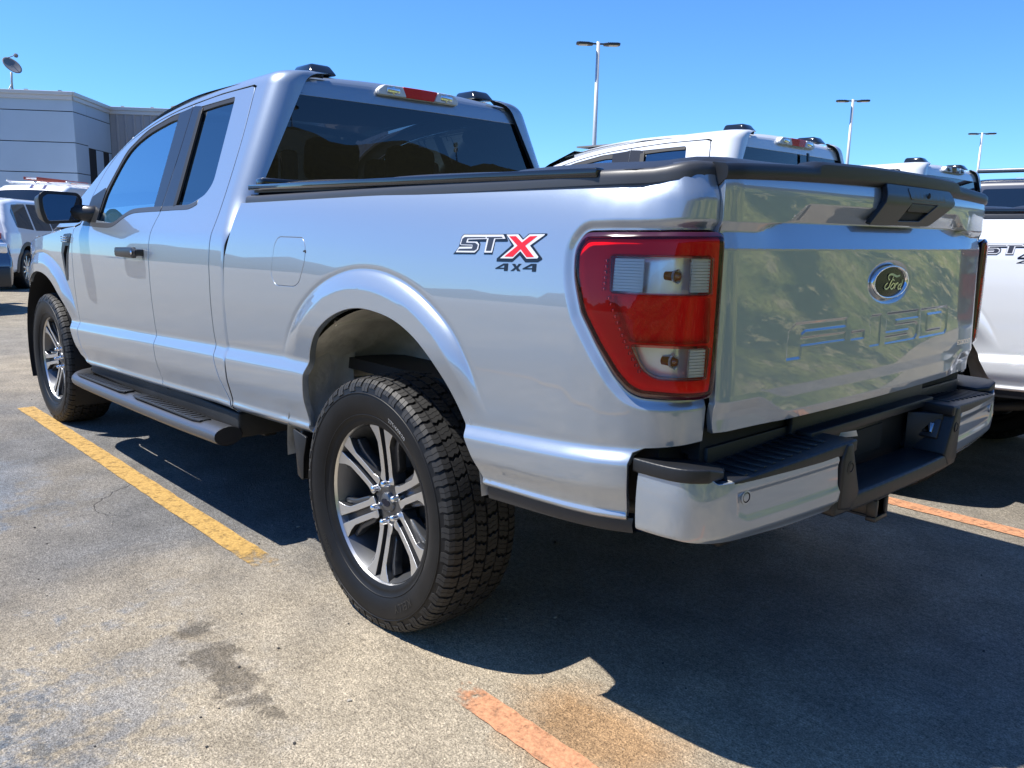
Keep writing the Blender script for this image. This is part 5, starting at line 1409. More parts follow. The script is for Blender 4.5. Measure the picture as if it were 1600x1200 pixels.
def build_ground():
    xs = [-400, -60, -20, -4.4, 40, 80, 200, 600]; ys = [-400, -60, 0, 60, 400]
    V = [(x, y, 0) for x in xs for y in ys]; n = len(ys)
    g = mk('asphalt_lot', V, [(i*n+j, i*n+n+j, i*n+n+j+1, i*n+j+1) for i in range(len(xs)-1) for j in range(n-1)], asphalt(), smooth=False)
    tag(g, 'worn tan and grey asphalt of the parking lot', 'parking lot', kind='structure')
    yel = worn_paint('yellow_line_paint', (.44, .27, .075), .50, .76, 20); org = worn_paint('orange_line_paint', (.50, .24, .125), .52, .74, 26)
    def line(nm, x0, x1, y, w, m, wear, label, y1=None):
        n = 60; V = []; a = []
        for i in range(n+1):
            t = i/n; x = x0+(x1-x0)*t; yy = y+((y1 if y1 is not None else y)-y)*t
            j = RNG.uniform(-.003, .003); V += [(x, yy-w/2+j, .004), (x, yy+w/2+j, .004)]; a += [wear(x)]*2
        o = mk(nm, V, [(2*i, 2*i+1, 2*i+3, 2*i+2) if x1 < x0 else (2*i, 2*i+2, 2*i+3, 2*i+1) for i in range(n)], m, smooth=False)
        at = o.data.attributes.new('wear', 'FLOAT', 'POINT'); at.data.foreach_set('value', np.array(a, np.float32))
        tag(o, label, 'road marking', kind='structure')
    line('stall_line', .50, 4.22, 1.024, .105, yel, lambda x: .40*float(sstep(.95, .50, x)), 'faded yellow stall line along the left side of the front truck', 1.04)
    line('stall_line', -.46, -2.6, 1.018, .095, org, lambda x: .30*float(sstep(-.62, -.46, x)), 'worn orange stall line behind the front truck, left side', 1.06)
    line('stall_line', .45, -2.6, -1.70, .110, org, lambda x: .02, 'faded orange stall line between the two nearest trucks')
    line('stall_line', .5, 4.2, -1.70, .10, yel, lambda x: .05, 'faded yellow stall line between the two nearest trucks')
    for y in (-4.45, -7.2, 3.78): line('stall_line', -1.8, 4.2, y, .10, yel, lambda x: .10, 'faded yellow stall line farther along the row')
    gb = MB()
    for i in range(420):
        x = RNG.uniform(-1.9, 5.5); y = RNG.uniform(-1.6, 3.6); r = RNG.uniform(.0015, .0045)*(1.8 if RNG.random() < .06 else 1)
        bm = bmesh.new(); bmesh.ops.create_icosphere(bm, subdivisions=1, radius=r)
        for v in bm.verts: v.co = Vector((v.co.x*1.3, v.co.y, v.co.z*.7))*RNG.uniform(.75, 1.2)
        gb.bm(bm, int(RNG.integers(0, 2)), Matrix.Translation((x, y, r*.4)) @ Matrix.Rotation(RNG.uniform(0, 6.3), 4, 'Z'))
    tag(gb.build('loose_grit', [mat('grit_pale', (.34, .31, .26), .9), mat('grit_dark', (.04, .038, .036), .9)], None, smooth=False), 'loose grit scattered over the asphalt', 'grit', kind='stuff')
    # grassy bank behind the photographer, seen mirrored in the tailgate and glass
    m, nt, p = new_mat('bank_grass'); L = nt.links.new; tc = nd(nt, 'ShaderNodeTexCoord')
    def noise(sc, det=6, rg=.65):
        n = nd(nt, 'ShaderNodeTexNoise'); n.inputs['Scale'].default_value = sc; n.inputs['Detail'].default_value = det; n.inputs['Roughness'].default_value = rg; L(tc.outputs['Object'], n.inputs['Vector']); return n.outputs[0]
    def mix(f, a, b):
        n = nd(nt, 'ShaderNodeMix', data_type='RGBA'); L(f, n.inputs[0])
        for i, v in ((6, a), (7, b)):
            if isinstance(v, tuple): n.inputs[i].default_value = (*v, 1)
            else: L(v, n.inputs[i])
        return n.outputs[2]
    def ramp(v, a, b):
        r = nd(nt, 'ShaderNodeMapRange'); r.inputs[1].default_value = a; r.inputs[2].default_value = b; L(v, r.inputs[0]); return r.outputs[0]
    c = mix(ramp(noise(1.1), .38, .62), (.165, .210, .055), (.350, .350, .115))
    c = mix(ramp(noise(.42), .46, .56), c, (.035, .078, .040))
    c = mix(ramp(noise(2.2), .56, .62), c, (.40, .36, .18))
    sx = nd(nt, 'ShaderNodeSeparateXYZ'); L(tc.outputs['Object'], sx.inputs[0])
    up = nd(nt, 'ShaderNodeMath', operation='ADD'); L(sx.outputs[2], up.inputs[0]); L(noise(.5), up.inputs[1])
    c = mix(ramp(up.outputs[0], 3.6, 5.4), c, (.050, .050, .022))
    tuft = nd(nt, 'ShaderNodeMapRange'); tuft.inputs[1].default_value = .36; tuft.inputs[2].default_value = .64; tuft.inputs[3].default_value = .45; tuft.inputs[4].default_value = 1.45; L(noise(9, 8, .78), tuft.inputs[0])
    mt = nd(nt, 'ShaderNodeMix', data_type='RGBA', blend_type='MULTIPLY'); mt.inputs[0].default_value = 1; L(c, mt.inputs[6]); L(tuft.outputs[0], mt.inputs[7]); c = mt.outputs[2]
    L(c, p.inputs['Base Color']); p.inputs['Roughness'].default_value = .95
    b = nd(nt, 'ShaderNodeBump'); b.inputs['Strength'].default_value = 1; b.inputs['Distance'].default_value = .12; L(noise(6, 8, .75), b.inputs['Height']); L(b.outputs[0], p.inputs['Normal'])
    X = np.concatenate([np.linspace(-4.5, -26, 68), np.linspace(-27, -60, 12)]); Yv = np.linspace(-90, 60, 160); V = []
    for x in X:
        d = -4.5-x; h = 9.8*float(sstep(-4, 20, d))-9.8*float(sstep(-4, 20, 0)) if d < 20 else 9.8*(1-float(sstep(-4, 20, 0)))-.16*(d-20)
        for y in Yv:
            k = float(sstep(0, 3, d))
            V.append((x+.25*math.sin(y*.7)*(1 if d < .5 else 0), y, h+k*(.30*math.sin(x*.9+y*.35)+.22*math.sin(y*.8-x*.4)+RNG.uniform(-.10, .10)*min(1, d/4))+.004))
    n = len(Yv)
    hb = mk('grass_bank', V, [(i*n+j, i*n+j+1, i*n+n+j+1, i*n+n+j) for i in range(len(X)-1) for j in range(n-1)], m)
    tag(hb, 'grassy bank rising behind the lot', 'bank', kind='structure')
build_ground()
def added_hills():  # unseen hills, added to darken the horizon mirrored in the body sides
    m = mat('added_hill_scrub', (.060, .075, .045), .95, var=(.03, .45))
    n = 90; V = []
    for i in range(n+1):
        a = rad(18+125*i/n); h = 8.5+2.8*math.sin(i*.31)+1.6*math.sin(i*.83+1)+.8*math.sin(i*2.1)
        for k, (r, f) in enumerate(((105, 0), (118, .55), (135, .9), (160, 1.0), (200, .7), (240, 0))):
            V.append((r*math.cos(a), r*math.sin(a), h*f+(RNG.uniform(-.35, .35) if 0 < k < 5 else .004)))
    o = mk('added_hills', V, [(i*6+k, i*6+k+1, i*6+6+k+1, i*6+6+k) for i in range(n) for k in range(5)], m)
    tag(o, 'low scrub hills added out of view to break up the mirrored horizon', 'hills', kind='structure')
added_hills()

# ------------------------------------------------------------------ the trucks
hero = build_truck()
tag(hero, 'silver extended-cab pickup nearest the camera, filling most of the photo', 'pickup truck', 'pickups parked in a row')
n1 = copy_tree(hero, None, {'silver_paint': M['white']})
n1.location = (-.36, -2.80, 0); tag(n1, 'white pickup beside the silver one, red lamp above its split rear window', 'pickup truck', 'pickups parked in a row')
n2 = copy_tree(hero, None, {'silver_paint': M['white_b'], 'red_reflector_ribbed': M['lamp_dark'], 'lamp_reflector': M['gloss_blk'], 'chrome': M['rim_grey']})
n2.location = (-.34, -5.60, 0); tag(n2, 'white pickup third in the row, with a dark smoked lamp above its rear window', 'pickup truck', 'pickups parked in a row')
def rear_bars(par, y0):
    b = MB()
    for y in y0:
        b.prism([(-.012, 0), (.012, 0), (.012, .52), (-.012, .52)], lambda a, h, d: (1.012+.022*1+.104*h-.11*0-.022+.040*(.3+d)*0-.004-d, y+a, 1.31+h), 0, .010, .002)
    b.build('window_mullion', M['pillar'], par, smooth=False)
rear_bars(n1, (-.10,))

# ------------------------------------------------------------------ other vehicles
def build_wheel_small(parent, loc, r=.37, w=.12, side=1, mt=None):
    b = MB(); b.lathe([(r*.68, w*.82), (r*.74, w*.98), (r*.9, w), (r*.985, w*.82), (r, w*.4), (r, -w*.4), (r*.985, -w*.82), (r*.9, -w), (r*.66, -w*.9)], 36)
    o = b.build('wheel', M['tyre'], parent, loc=loc)
    q = MB(); q.lathe([(r*.70, w*.84), (r*.68, w*.70), (r*.62, w*.3), (r*.6, -w*.5), (0, -w*.5)], 32, mi=1)
    for k in range(5):
        for s in (-.16, .16):
            a = 2*math.pi*k/5+s; a2 = 2*math.pi*k/5+s*2.2
            q.prism([(.02*math.cos(a-1.57)+.03*math.cos(a), .02*math.sin(a-1.57)+.03*math.sin(a)), (r*.68*math.cos(a2)-.02*math.sin(a2)*-1, r*.68*math.sin(a2)-.02*math.cos(a2)), (r*.68*math.cos(a2)-.02*math.sin(a2), r*.68*math.sin(a2)+.02*math.cos(a2)), (.02*math.cos(a+1.57)+.03*math.cos(a), .02*math.sin(a+1.57)+.03*math.sin(a))], lambda x, z, h: (x, h, z), w*.45, w*.74, .003)
    q.lathe([(0, w*.8), (r*.16, w*.76), (r*.19, w*.5)], 20)
    q.build('rim', [mt or M['machined'], M['rim_in']], o, sharp=35)
    if side < 0:
        for oo in (o, *kids(o)):
            me = oo.data
            for v in me.vertices: v.co.y *= -1
            me.flip_normals()
    return o
def car(name, sil, arches, hw, tumble, belt, paint, side_wins, front_win, rear_win, details):
    """sil: closed side silhouette (x,z) ccw from front-bottom; body shell with rounded shoulders, wheel cut-outs"""
    root = empty(name)
    S = resample(round_poly(sil, .06, 4), .06)
    if area2(S) < 0: S = S[::-1]
    def wid(x, z):
        x = np.asarray(x, float); z = np.asarray(z, float)
        y = hw-.03*np.clip((.55-z)/.35, 0, 1)**2-.018*np.clip((z-.75)/(belt-.75), 0, 1)**2
        y = y-tumble*np.clip(z-belt, 0, 2)-.05*sstep(S[:, 0].max()-.7, S[:, 0].max(), x)**2*1.6-.05*sstep(S[:, 0].min()+.6, S[:, 0].min(), x)**2*1.4
        return y+.010*np.exp(-((z-.42*belt-.25)/.05)**2)
    R = .075
    def sm(x, z):
        P = np.stack([x, z], 1); d = np.where(inside(P, S), pdist(P, S), 0); d = np.clip(d, 0, R)
        y = wid(x, z)-(R-np.sqrt(np.maximum(R*R-(R-d)**2, 0)))*1.0
        return np.stack([np.asarray(x, float), y, np.asarray(z, float)], 1)
    holes = []
    out = S
    pts = [tuple(p) for p in S]
    # carve the arches out of the bottom edge
    zb = min(p[1] for p in sil)
    poly = [p for p in pts if not any(math.hypot(p[0]-ax, p[1]-az) < ar for ax, az, ar in arches)]
    res = []
    for i, p in enumerate(poly):
        q = poly[(i+1) % len(poly)]; res.append(p)
        for ax, az, ar in arches:
            if (p[0]-ax)*(q[0]-ax) < 0 and abs(p[1]-zb) < .12 and abs(q[1]-zb) < .12 and math.hypot(p[0]-q[0], p[1]-q[1]) > .3:
                a0 = math.atan2(p[1]-az, p[0]-ax); a1 = math.atan2(q[1]-az, q[0]-ax)
                if a0 < 0: a0 += 2*math.pi
                if a0 < math.pi/2: a0 += 0
                if p[0] < ax:   # moving +x: go over the top clockwise
                    a1 = a1 if a1 > -math.pi/2 else a1+2*math.pi
                    res += [(ax+ar*math.cos(a0+(a1-a0)*k/18), az+ar*math.sin(a0+(a1-a0)*k/18)) for k in range(1, 18)]
                else:
                    if a1 < 0: a1 += 2*math.pi
                    a0 = a0 if a0 < math.pi else a0-2*math.pi
                    res += [(ax+ar*math.cos(a0+(a1-a0)*k/18), az+ar*math.sin(a0+(a1-a0)*k/18)) for k in range(1, 18)]
    xs = np.arange(S[:, 0].min(), S[:, 0].max(), .06); zs = np.arange(zb, S[:, 1].max(), .05)
    body = panel('body_side', res, sm, [paint, M['inner']], root, xs=xs, zs=zs, rim=.10, rim_mat=1, bstep=.04)
    mirror_tree(body, root)
    # top skin
    n = 17; V = []; F = []
    ring = S; m = len(ring)
    W = sm(ring[:, 0], ring[:, 1])[:, 1]
    for (x, z), w in zip(ring, W):
        for j in range(n):
            v = -1+2*j/(n-1); cr = (1-v*v)
            V.append((x+(.06*cr if x > S[:, 0].max()-.5 else -.05*cr if x < S[:, 0].min()+.4 else 0), w*v, z+(.035*cr if z > .8 else 0)))
    for i in range(m):
        for j in range(n-1):
            a = i*n; b = ((i+1) % m)*n
            if ring[i][1] < zb+.03 and ring[(i+1) % m][1] < zb+.03: continue
            F.append((a+j, b+j, b+j+1, a+j+1))
    sk = mk('body_skin', V, F, paint, root)
    def wing(nm, poly, mt, off=.004, both=True, parent=None):
        o = panel(nm, round_poly(poly, .03, 3), lambda x, z: np.stack([x, wid(x, z), z], 1), mt, parent or root, xs=np.arange(-3, 3, .15), zs=np.arange(.3, 2.2, .1), rim=.01, off=off, bstep=.05)
        if both: mirror_tree(o, root)
        return o
    for w in side_wins: wing('side_window', w, M['gl_dark'])
    for nm, poly, mt in details.get('side', []): wing(nm, poly, mt, .006)
    def cross(nm, x0, z0, x1, z1, k0, k1, mt, out_, inset=.0):
        V = []; nn = 11
        for (x, z) in ((x0, z0), (x0+(x1-x0)*.5, z0+(z1-z0)*.5), (x1, z1)):
            w = float(wid(np.array([x]), np.array([z]))[0])*(k0 if z == z0 else k1 if z == z1 else (k0+k1)/2)
            for j in range(nn):
                v = -1+2*j/(nn-1); cr = 1-v*v
                V.append((x+out_*(.008)+(.06*cr if x > S[:, 0].max()-.5 else -.05*cr if x < S[:, 0].min()+.4 else 0), w*v, z+.010+.035*cr))
        mk(nm, V, [(i*nn+j, i*nn+j+1, i*nn+nn+j+1, i*nn+nn+j) for i in range(2) for j in range(nn-1)], mt, root)
    if front_win: cross('windscreen', *front_win, M['gl_dark'], 1)
    if rear_win: cross('rear_window', *rear_win, M['gl_dark'], -1)
    for (ax, az, ar) in arches:
        for sg in (1, -1): build_wheel_small(root, (ax, sg*(hw-.13), details['wr']), details['wr'], .12, sg, details.get('rim'))
    un = MB(); un.box(S[:, 0].min()+.25, S[:, 0].max()-.3, -hw+.25, hw-.25, .25, .75); un.build('underbody', M['inner'], root, smooth=False)
    for nm, box, mt, both in details.get('boxes', []):
        for sg in ((1, -1) if both else (1,)):
            x0, x1, y0, y1, z0, z1 = box; b = MB(); b.box(x0, x1, min(sg*y0, sg*y1), max(sg*y0, sg*y1), z0, z1, min(.02, (z1-z0)*.3, abs(x1-x0)*.3, abs(y1-y0)*.3)); b.build(nm, mt, root)
    return root
M['tail_red'] = mat('tail_lamp_red', (.40, .008, .010), .15, coat=1)
SUV_SIL = [(2.42, .32), (2.46, .62), (2.36, .92), (2.05, 1.02), (1.28, 1.12), (.55, 1.62), (.10, 1.74), (-1.30, 1.75), (-1.88, 1.70), (-2.10, 1.32), (-2.21, .95), (-2.22, .55), (-2.16, .34)]
SUV_AR = [(1.50, .39, .46), (-1.48, .39, .46)]
suv_w = [[(1.02, 1.13), (.50, 1.56), (.12, 1.63), (.10, 1.12)], [(.03, 1.12), (.05, 1.64), (-.85, 1.65), (-.90, 1.13)], [(-1.0, 1.14), (-.95, 1.65), (-1.62, 1.63), (-1.80, 1.50), (-1.80, 1.20)]]
def suv(label, paint, loc, rz, rails=False, sc=1.0):
    cl = [('arch_moulding', [(-1.48+.53*math.cos(a), .39+.53*math.sin(a)) for a in np.linspace(-.1, 3.24, 16)]+[(-1.48+.455*math.cos(a), .39+.455*math.sin(a)) for a in np.linspace(3.24, -.1, 16)], M['blk_s']),
          ('arch_moulding', [(1.5+.53*math.cos(a), .39+.53*math.sin(a)) for a in np.linspace(-.1, 3.24, 16)]+[(1.5+.455*math.cos(a), .39+.455*math.sin(a)) for a in np.linspace(3.24, -.1, 16)], M['blk_s']),
          ('sill_trim', [(-.98, .30), (1.0, .30), (1.0, .42), (-.98, .42)], M['blk_s'])]
    bx = [('tail_lamp', (-2.255, -2.12, .42, .80, .98, 1.10), M['tail_red'], True), ('headlight', (2.10, 2.42, .58, .86, .80, .94), M['reflector'], True), ('rear_bumper', (-2.29, -2.08, -.82, .82, .36, .62), M['blk_s'], False),
          ('front_bumper', (2.30, 2.53, -.82, .82, .34, .62), M['blk_s'], False), ('grille', (2.36, 2.50, -.50, .50, .66, .92), M['gloss_blk'], False), ('door_handle', (-.02, .18, .965, .995, .98, 1.01), M['chrome'], True), ('door_handle', (-.98, -.78, .965, .995, 1.0, 1.03), M['chrome'], True), ('wing_mirror', (.72, .92, .98, 1.18, 1.08, 1.26), paint, True)]
    if rails: bx += [('roof_rail', (-1.75, .15, .66, .71, 1.80, 1.84), M['step_grey'], True)]
    o = car('parked_suv', SUV_SIL, SUV_AR, 1.0, .34, 1.10, paint, suv_w, (1.22, 1.16, .60, 1.60, .86, .84), (-2.135, 1.20, -1.945, 1.60, .84, .82), {'wr': .385, 'side': cl, 'boxes': bx})
    o.location = loc; o.rotation_euler = (0, 0, rad(rz)); o.scale = (sc, sc, sc); tag(o, label, 'car'); return o
suv('white sport utility vehicle with black arch mouldings behind the door mirror', M['white'], (16.88, -1.50, 0), -32, sc=.93)
suv('dark blue sport utility vehicle cut by the left edge', M['navy'], (13.2, 1.12, 0), 196)
suv('dark sport utility vehicle with grey roof rails at the far right', M['black_paint'], (1.1, -8.35, 0), 3, True, sc=1.11)
VAN_SIL = [(2.45, .36), (2.5, .75), (2.30, 1.02), (1.75, 1.18), (1.10, 1.92), (.8, 2.04), (-2.3, 2.06), (-2.45, 1.9), (-2.5, .6), (-2.45, .36)]
van = car('service_van', VAN_SIL, [(1.55, .36, .42), (-1.5, .36, .42)], .98, .10, 1.15, M['white_b'], [[(1.42, 1.20), (.98, 1.82), (.55, 1.84), (.52, 1.18)]], (1.72, 1.22, 1.14, 1.88, .90, .90), (-2.47, 1.25, -2.45, 1.8, .75, .75),
          {'wr': .35, 'side': [('rub_strip', [(-2.3, .62), (1.0, .62), (1.0, .70), (-2.3, .70)], M['blk_s'])], 'boxes': [('headlight', (2.2, 2.46, .55, .85, .82, 1.02), M['reflector'], True), ('front_bumper', (2.34, 2.58, -.85, .85, .36, .66), M['blk_s'], False), ('wing_mirror', (1.20, 1.38, .98, 1.20, 1.16, 1.40), M['blk_s'], True),
           ('rack_bar', (.55, .60, -.82, .82, 2.10, 2.15), M['reflector'], False), ('rack_bar', (-.6, -.55, -.82, .82, 2.10, 2.15), M['reflector'], False), ('rack_bar', (-1.8, -1.75, -.82, .82, 2.10, 2.15), M['reflector'], False), ('rack_rail', (-1.9, .75, .76, .80, 2.14, 2.18), M['reflector'], True)]})
van.location = (26.0, -4.75, 0); van.rotation_euler = (0, 0, rad(140)); van.scale = (1.08, 1.08, 1.08); tag(van, 'white service van with a ladder rack on its roof', 'van')
ld = MB(); M['ladder_red'] = mat('fibreglass_ladder', (.34, .05, .03), .5)
for y in (-.18, .18): ld.box(-1.9, 1.3, y-.02, y+.02, 0, .08, .006)
for i in range(11): ld.tube([(-1.75+.3*i, -.18, .04), (-1.75+.3*i, .18, .04)], .016, 8, mi=1)
lad = ld.build('ladder', [M['ladder_red'], M['reflector']], None, sharp=40)
lad.rotation_euler = (0, 0, rad(140)); lad.location = (26.1, -4.85, 2.36); tag(lad, 'orange-red ladder lying on the rack of the white van', 'ladder')

# ------------------------------------------------------------------ building on the left
def wallmat(name, col, rough=.5, var=.06):
    return mat(name, col, rough, bump=(1.5, .15, .01), var=(.5, var))
M['wall'] = wallmat('grey_wall_panel', (.36, .46, .56)); M['wall_rib'] = wallmat('ribbed_metal_wall', (.30, .30, .31)); M['cap'] = mat('parapet_flashing', (.52, .51, .49), .45, metal=.2)
M['wgl'] = mat('building_glass', (.16, .19, .22), .08, coat=.6); M['wfr'] = mat('window_frame_white', (.62, .62, .60), .5)
B = empty('dealership_building', (28.65, -6.26, 0)); tag(B, 'low grey panelled building with a ribbed metal wing at the left', 'building')
Ldir = np.array([.59, .807]); Ldir /= np.linalg.norm(Ldir); Rdir = np.array([.807, -.59]); Rdir /= np.linalg.norm(Rdir)
zr = [0, 1.75, 2.79, 3.77, 4.76, 5.25]
def wallstrip(nm, o, d, nrm, L0, L1, bands, mt, th=.06, gap=.025):
    b = MB()
    for z0, z1 in zip(bands[:-1], bands[1:]):
        P = [(L0, z0+gap/2), (L1, z0+gap/2), (L1, z1-gap/2), (L0, z1-gap/2)]
        b.prism(P, lambda a, z, h: (o[0]+d[0]*a+nrm[0]*h, o[1]+d[1]*a+nrm[1]*h, z), -th, 0, .008)
    return b.build(nm, mt, B, smooth=False)
nL = -Rdir; nR = -Ldir   # outward normals (towards the lot)
wallstrip('wall', (0, 0), Ldir, nL, 0.0, 9.0, zr, M['wall']); wallstrip('wall', (0, 0), Ldir, nL, 9.03, 19.0, zr, M['wall'])
wallstrip('wall', (0, 0), Rdir, nR, .07, 1.15, zr, M['wall']); wallstrip('wall', (0, 0), Rdir, nR, 1.16, 3.38, [3.70, 4.76, 5.25], M['wall']); wallstrip('wall', (0, 0), Rdir, nR, 1.86, 2.52, [0, 1.75, 2.79, 3.70], M['wall']); wallstrip('wall', (0, 0), Rdir, nR, 3.12, 3.38, [0, 1.75, 2.79, 3.70], M['wall']); wallstrip('wall', (0, 0), Rdir, nR, 1.16, 3.38, [0, 1.0], M['wall'])
core = MB()
core.prism([tuple(Ldir*.02+Rdir*.12), tuple(Ldir*19-nL*.12), tuple(Ldir*19+Rdir*14), tuple(Rdir*14)], lambda a, b, h: (a, b, h), 0, 5.2)
core.build('wall_core', M['inner'], B, smooth=False)
for a0, a1 in ((1.17, 1.84), (2.54, 3.10)):
    w = MB()
    def f(a, z, h): p = Rdir*a+nR*h; return (p[0], p[1], z)
    for (p0, p1, q0, q1) in ((a0, a1, 1.0, 1.06), (a0, a1, 3.62, 3.69), (a0, a0+.07, 1.06, 3.62), (a1-.07, a1, 1.06, 3.62), (a0+.07, a1-.07, 2.10, 2.16), (a0+.07, a1-.07, 2.90, 2.96)):
        w.prism([(p0, q0), (p1, q0), (p1, q1), (p0, q1)], f, -.14, -.04, .004)
    wo = w.build('window', M['wfr'], B, smooth=False)
    g = MB(); g.prism([(a0, 1.0), (a1, 1.0), (a1, 3.68), (a0, 3.68)], f, -.12, -.10); g.build('pane', M['wgl'], wo, smooth=False)
E0 = Rdir*3.4
rb = MB()
n = 34; V = []; prof = []
for i in range(n):
    a = i*.30; prof += [(a, 0), (a+.20, 0), (a+.225, .035), (a+.275, .035)]
for a, h in prof:
    p = E0-Ldir*a+nL*h; V += [(p[0], p[1], 0), (p[0], p[1], 5.15)]
rb.add(V, [(2*i, 2*i+1, 2*i+3, 2*i+2) for i in range(len(prof)-1)])
rb.build('ribbed_wall', M['wall_rib'], B, smooth=False)
rbk = MB(); rbk.prism([tuple(E0+Rdir*.05), tuple(E0-Ldir*10+Rdir*.05), tuple(E0-Ldir*10+Rdir*12), tuple(E0+Rdir*12)], lambda a, b, h: (a, b, h), 0, 5.1); rbk.build('wing_core', M['inner'], B, smooth=False)
cp = MB()
for o, d, nn_, l0, l1 in (((0, 0), Ldir, nL, -.05, 19), ((0, 0), Rdir, nR, -.05, 3.4), (tuple(E0), -Ldir, nL, 0, 10)):
    cp.prism([(l0, 5.255), (l1, 5.255), (l1, 5.38), (l0, 5.38)], lambda a, z, h: (o[0]+d[0]*a+nn_[0]*h, o[1]+d[1]*a+nn_[1]*h, z), -.45, .09, .01)
    cp.prism([(l0, 5.12), (l1, 5.12), (l1, 5.255), (l0, 5.255)], lambda a, z, h: (o[0]+d[0]*a+nn_[0]*h, o[1]+d[1]*a+nn_[1]*h, z), .002, .05, .006)
    k = l0+.4
    while k < l1-.2:
        cp.prism([(k, 5.38), (k+.10, 5.38), (k+.10, 5.43), (k, 5.43)], lambda a, z, h: (o[0]+d[0]*a+nn_[0]*h, o[1]+d[1]*a+nn_[1]*h, z), -.15, -.05); k += 1.05
cp.build('parapet_cap', M['cap'], B, smooth=False)
sg_ = MB(); sg_.prism([(.16, 2.02), (.56, 2.02), (.56, 2.44), (.16, 2.44)], lambda a, z, h: (Ldir[0]*a+nL[0]*h, Ldir[1]*a+nL[1]*h, z), .002, .02, .004); so = sg_.build('wall_sign', M['wfr'], B, smooth=False)
sl = MB()
for z in (2.10, 2.20, 2.31): sl.prism([(.20, z), (.52, z), (.52, z+.035), (.20, z+.035)], lambda a, z, h: (Ldir[0]*a+nL[0]*h, Ldir[1]*a+nL[1]*h, z), .021, .024)
sl.build('sign_bars', M['wall_rib'], so, smooth=False)
cm = MB(); p = E0-Ldir*.95; cm.lathe([(.13, 0), (.13, .06), (.11, .10)], 20, axis='z', c=(p[0]+nL[0]*.18, p[1]+nL[1]*.18, 4.20)); bm = bmesh.new(); bmesh.ops.create_uvsphere(bm, u_segments=16, v_segments=10, radius=.10); cm.bm(bm, 1, Matrix.Translation((p[0]+nL[0]*.18, p[1]+nL[1]*.18, 4.19)))
cm.tube([(p[0], p[1], 4.28), (p[0]+nL[0]*.18, p[1]+nL[1]*.18, 4.30)], .04, 8); cmo = cm.build('security_camera', [M['wfr'], M['gloss_blk']], B)
# satellite dish on the roof
dp = Ldir*2.22+Rdir*.9+np.array([28.65, -6.26])
DS = empty('satellite_dish', (dp[0], dp[1], 5.2)); tag(DS, 'grey satellite dish on a mast at the roof edge of the building', 'satellite dish')
M['dish'] = mat('dish_grey', (.16, .16, .17), .5)
ms = MB(); ms.tube([(0, 0, 0), (0, 0, .55), (-.06, 0, .85)], .035, 10); ms.tube([(0, .25, 0), (0, 0, .5)], .018, 8); ms.tube([(.22, -.12, 0), (0, 0, .5)], .018, 8); ms.build('mast', M['cap'], DS)
dd = MB(); Md = Matrix.Translation((-.12, 0, 1.02)) @ Matrix.Rotation(rad(200), 4, 'Z') @ Matrix.Rotation(rad(52), 4, 'Y'); V = []; nn = 32
for i in range(7):
    r = .335*i/6
    for k in range(nn): V.append(tuple(Md @ Vector((r*math.cos(2*math.pi*k/nn), r*.9*math.sin(2*math.pi*k/nn), .55*r*r))))
F = [(i*nn+k, i*nn+(k+1) % nn, i*nn+nn+(k+1) % nn, i*nn+nn+k) for i in range(6) for k in range(nn)]
dd.add(V, F); do = dd.build('reflector', M['dish'], DS); so_ = do.modifiers.new('solid', 'SOLIDIFY'); so_.thickness = .015
fa = MB(); fa.tube([tuple(Md @ Vector((-.33, 0, .04))), tuple(Md @ Vector((-.12, 0, .40)))], .014, 8); fa.box(-.05, .05, -.05, .05, -.04, .06, .01, mtx=Md @ Matrix.Translation((-.08, 0, .42))); fa.build('feed_arm', M['dish'], DS)

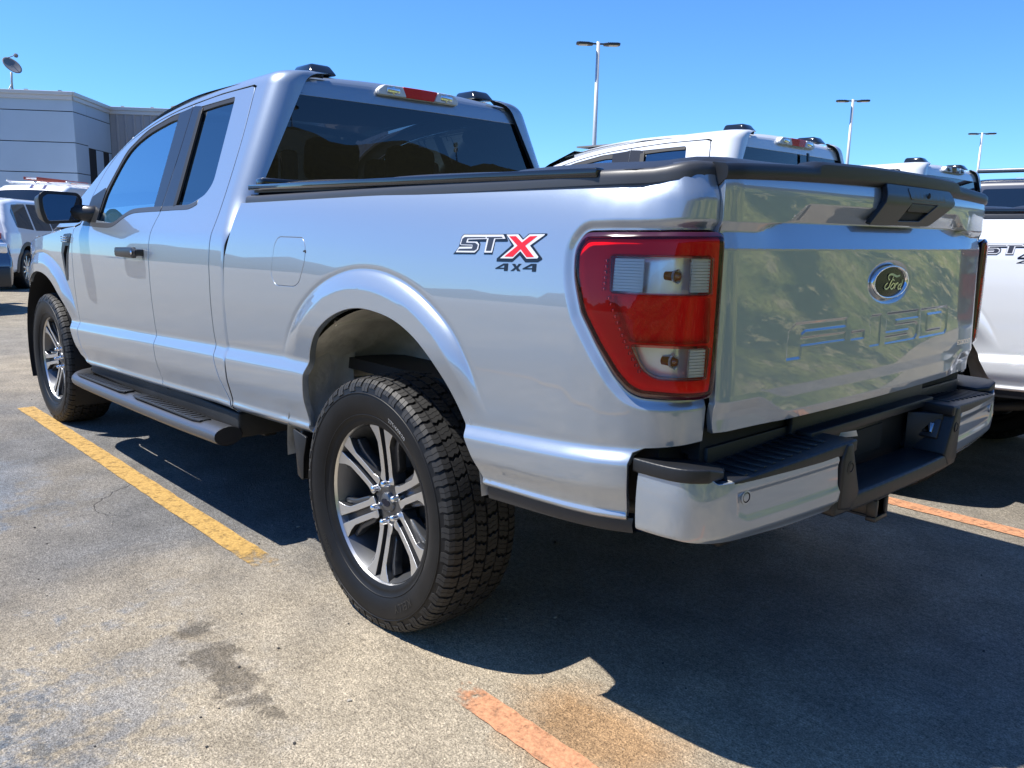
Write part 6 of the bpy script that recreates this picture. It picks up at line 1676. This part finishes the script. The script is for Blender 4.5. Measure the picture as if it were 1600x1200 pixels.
# ------------------------------------------------------------------ lot lights
M['pole'] = mat('galvanised_pole', (.55, .57, .58), .42, metal=.25); M['lamp'] = mat('lamp_head_black', (.015, .015, .017), .4); M['conc'] = mat('concrete_base', (.38, .37, .35), .85)
M['led'] = mat('led_lens', (.5, .5, .48), .3)
def light_pole(loc, h, rz, label, first=None):
    if first is not None:
        o = copy_tree(first); o.location = loc; o.rotation_euler = (0, 0, rad(rz)); o.scale = (1, 1, 1); o['label'] = label; return o
    o = empty('lot_light', loc, rad(rz)); tag(o, label, 'light pole', 'lot lights on tall poles')
    b = MB(); b.tube([(0, 0, .6), (0, 0, h)], [.085, .06], 16); b.build('pole', M['pole'], o)
    c = MB(); c.lathe([(.28, 0), (.28, .62), (.24, .66), (0, .66)], 24, axis='z'); c.build('base', M['conc'], o, sharp=40)
    for s in (1, -1):
        q = MB(); q.box(.06, .20, -.03, .03, h-.09, h-.04, .01); q.prism(round_poly([(.18, -.10), (.34, -.17), (.66, -.17), (.74, -.10), (.74, .10), (.66, .17), (.34, .17), (.18, .10)], .03, 3), lambda a, y, hh: (a, y, h-.115+hh+.03*(a-.2)), 0, .07, .02)
        for i in range(5): q.box(.32+.07*i, .345+.07*i, -.13, .13, h-.06, h-.02, .004)
        q.V = [(s*x, s*y, z) for x, y, z in q.V]
        l = q.build('lamp_head', M['lamp'], o, sharp=40)
        g = MB(); g.box(.36, .66, -.12, .12, h-.117, h-.105, .003); g.V = [(s*x, s*y, z) for x, y, z in g.V]; g.build('lens', M['led'], l)
    return o
def polar(az, D): return (-2.157+D*math.cos(rad(az)), 2.394+D*math.sin(rad(az)), 0)
p0 = light_pole(polar(-48.08, 29.6), 7.53, -48.08-90+8, 'twin-headed lot light rising behind the roof of the silver truck, tallest in view')
light_pole(polar(-64.04, 43), 0, -64.04-90+10, 'twin-headed lot light above the white truck cabs, middle one in height', p0)
light_pole(polar(-71.27, 58), 0, -71.27-90+10, 'smallest twin-headed lot light at far right', p0)
light_pole((-25.5, -24.0, 3.3), 0, 40, 'twin-headed lot light beyond the grassy bank, mirrored in the rear window', p0)
light_pole((-27.0, -12.0, 4.4), 0, 60, 'twin-headed lot light beyond the grassy bank, mirrored at the left of the rear window', p0)
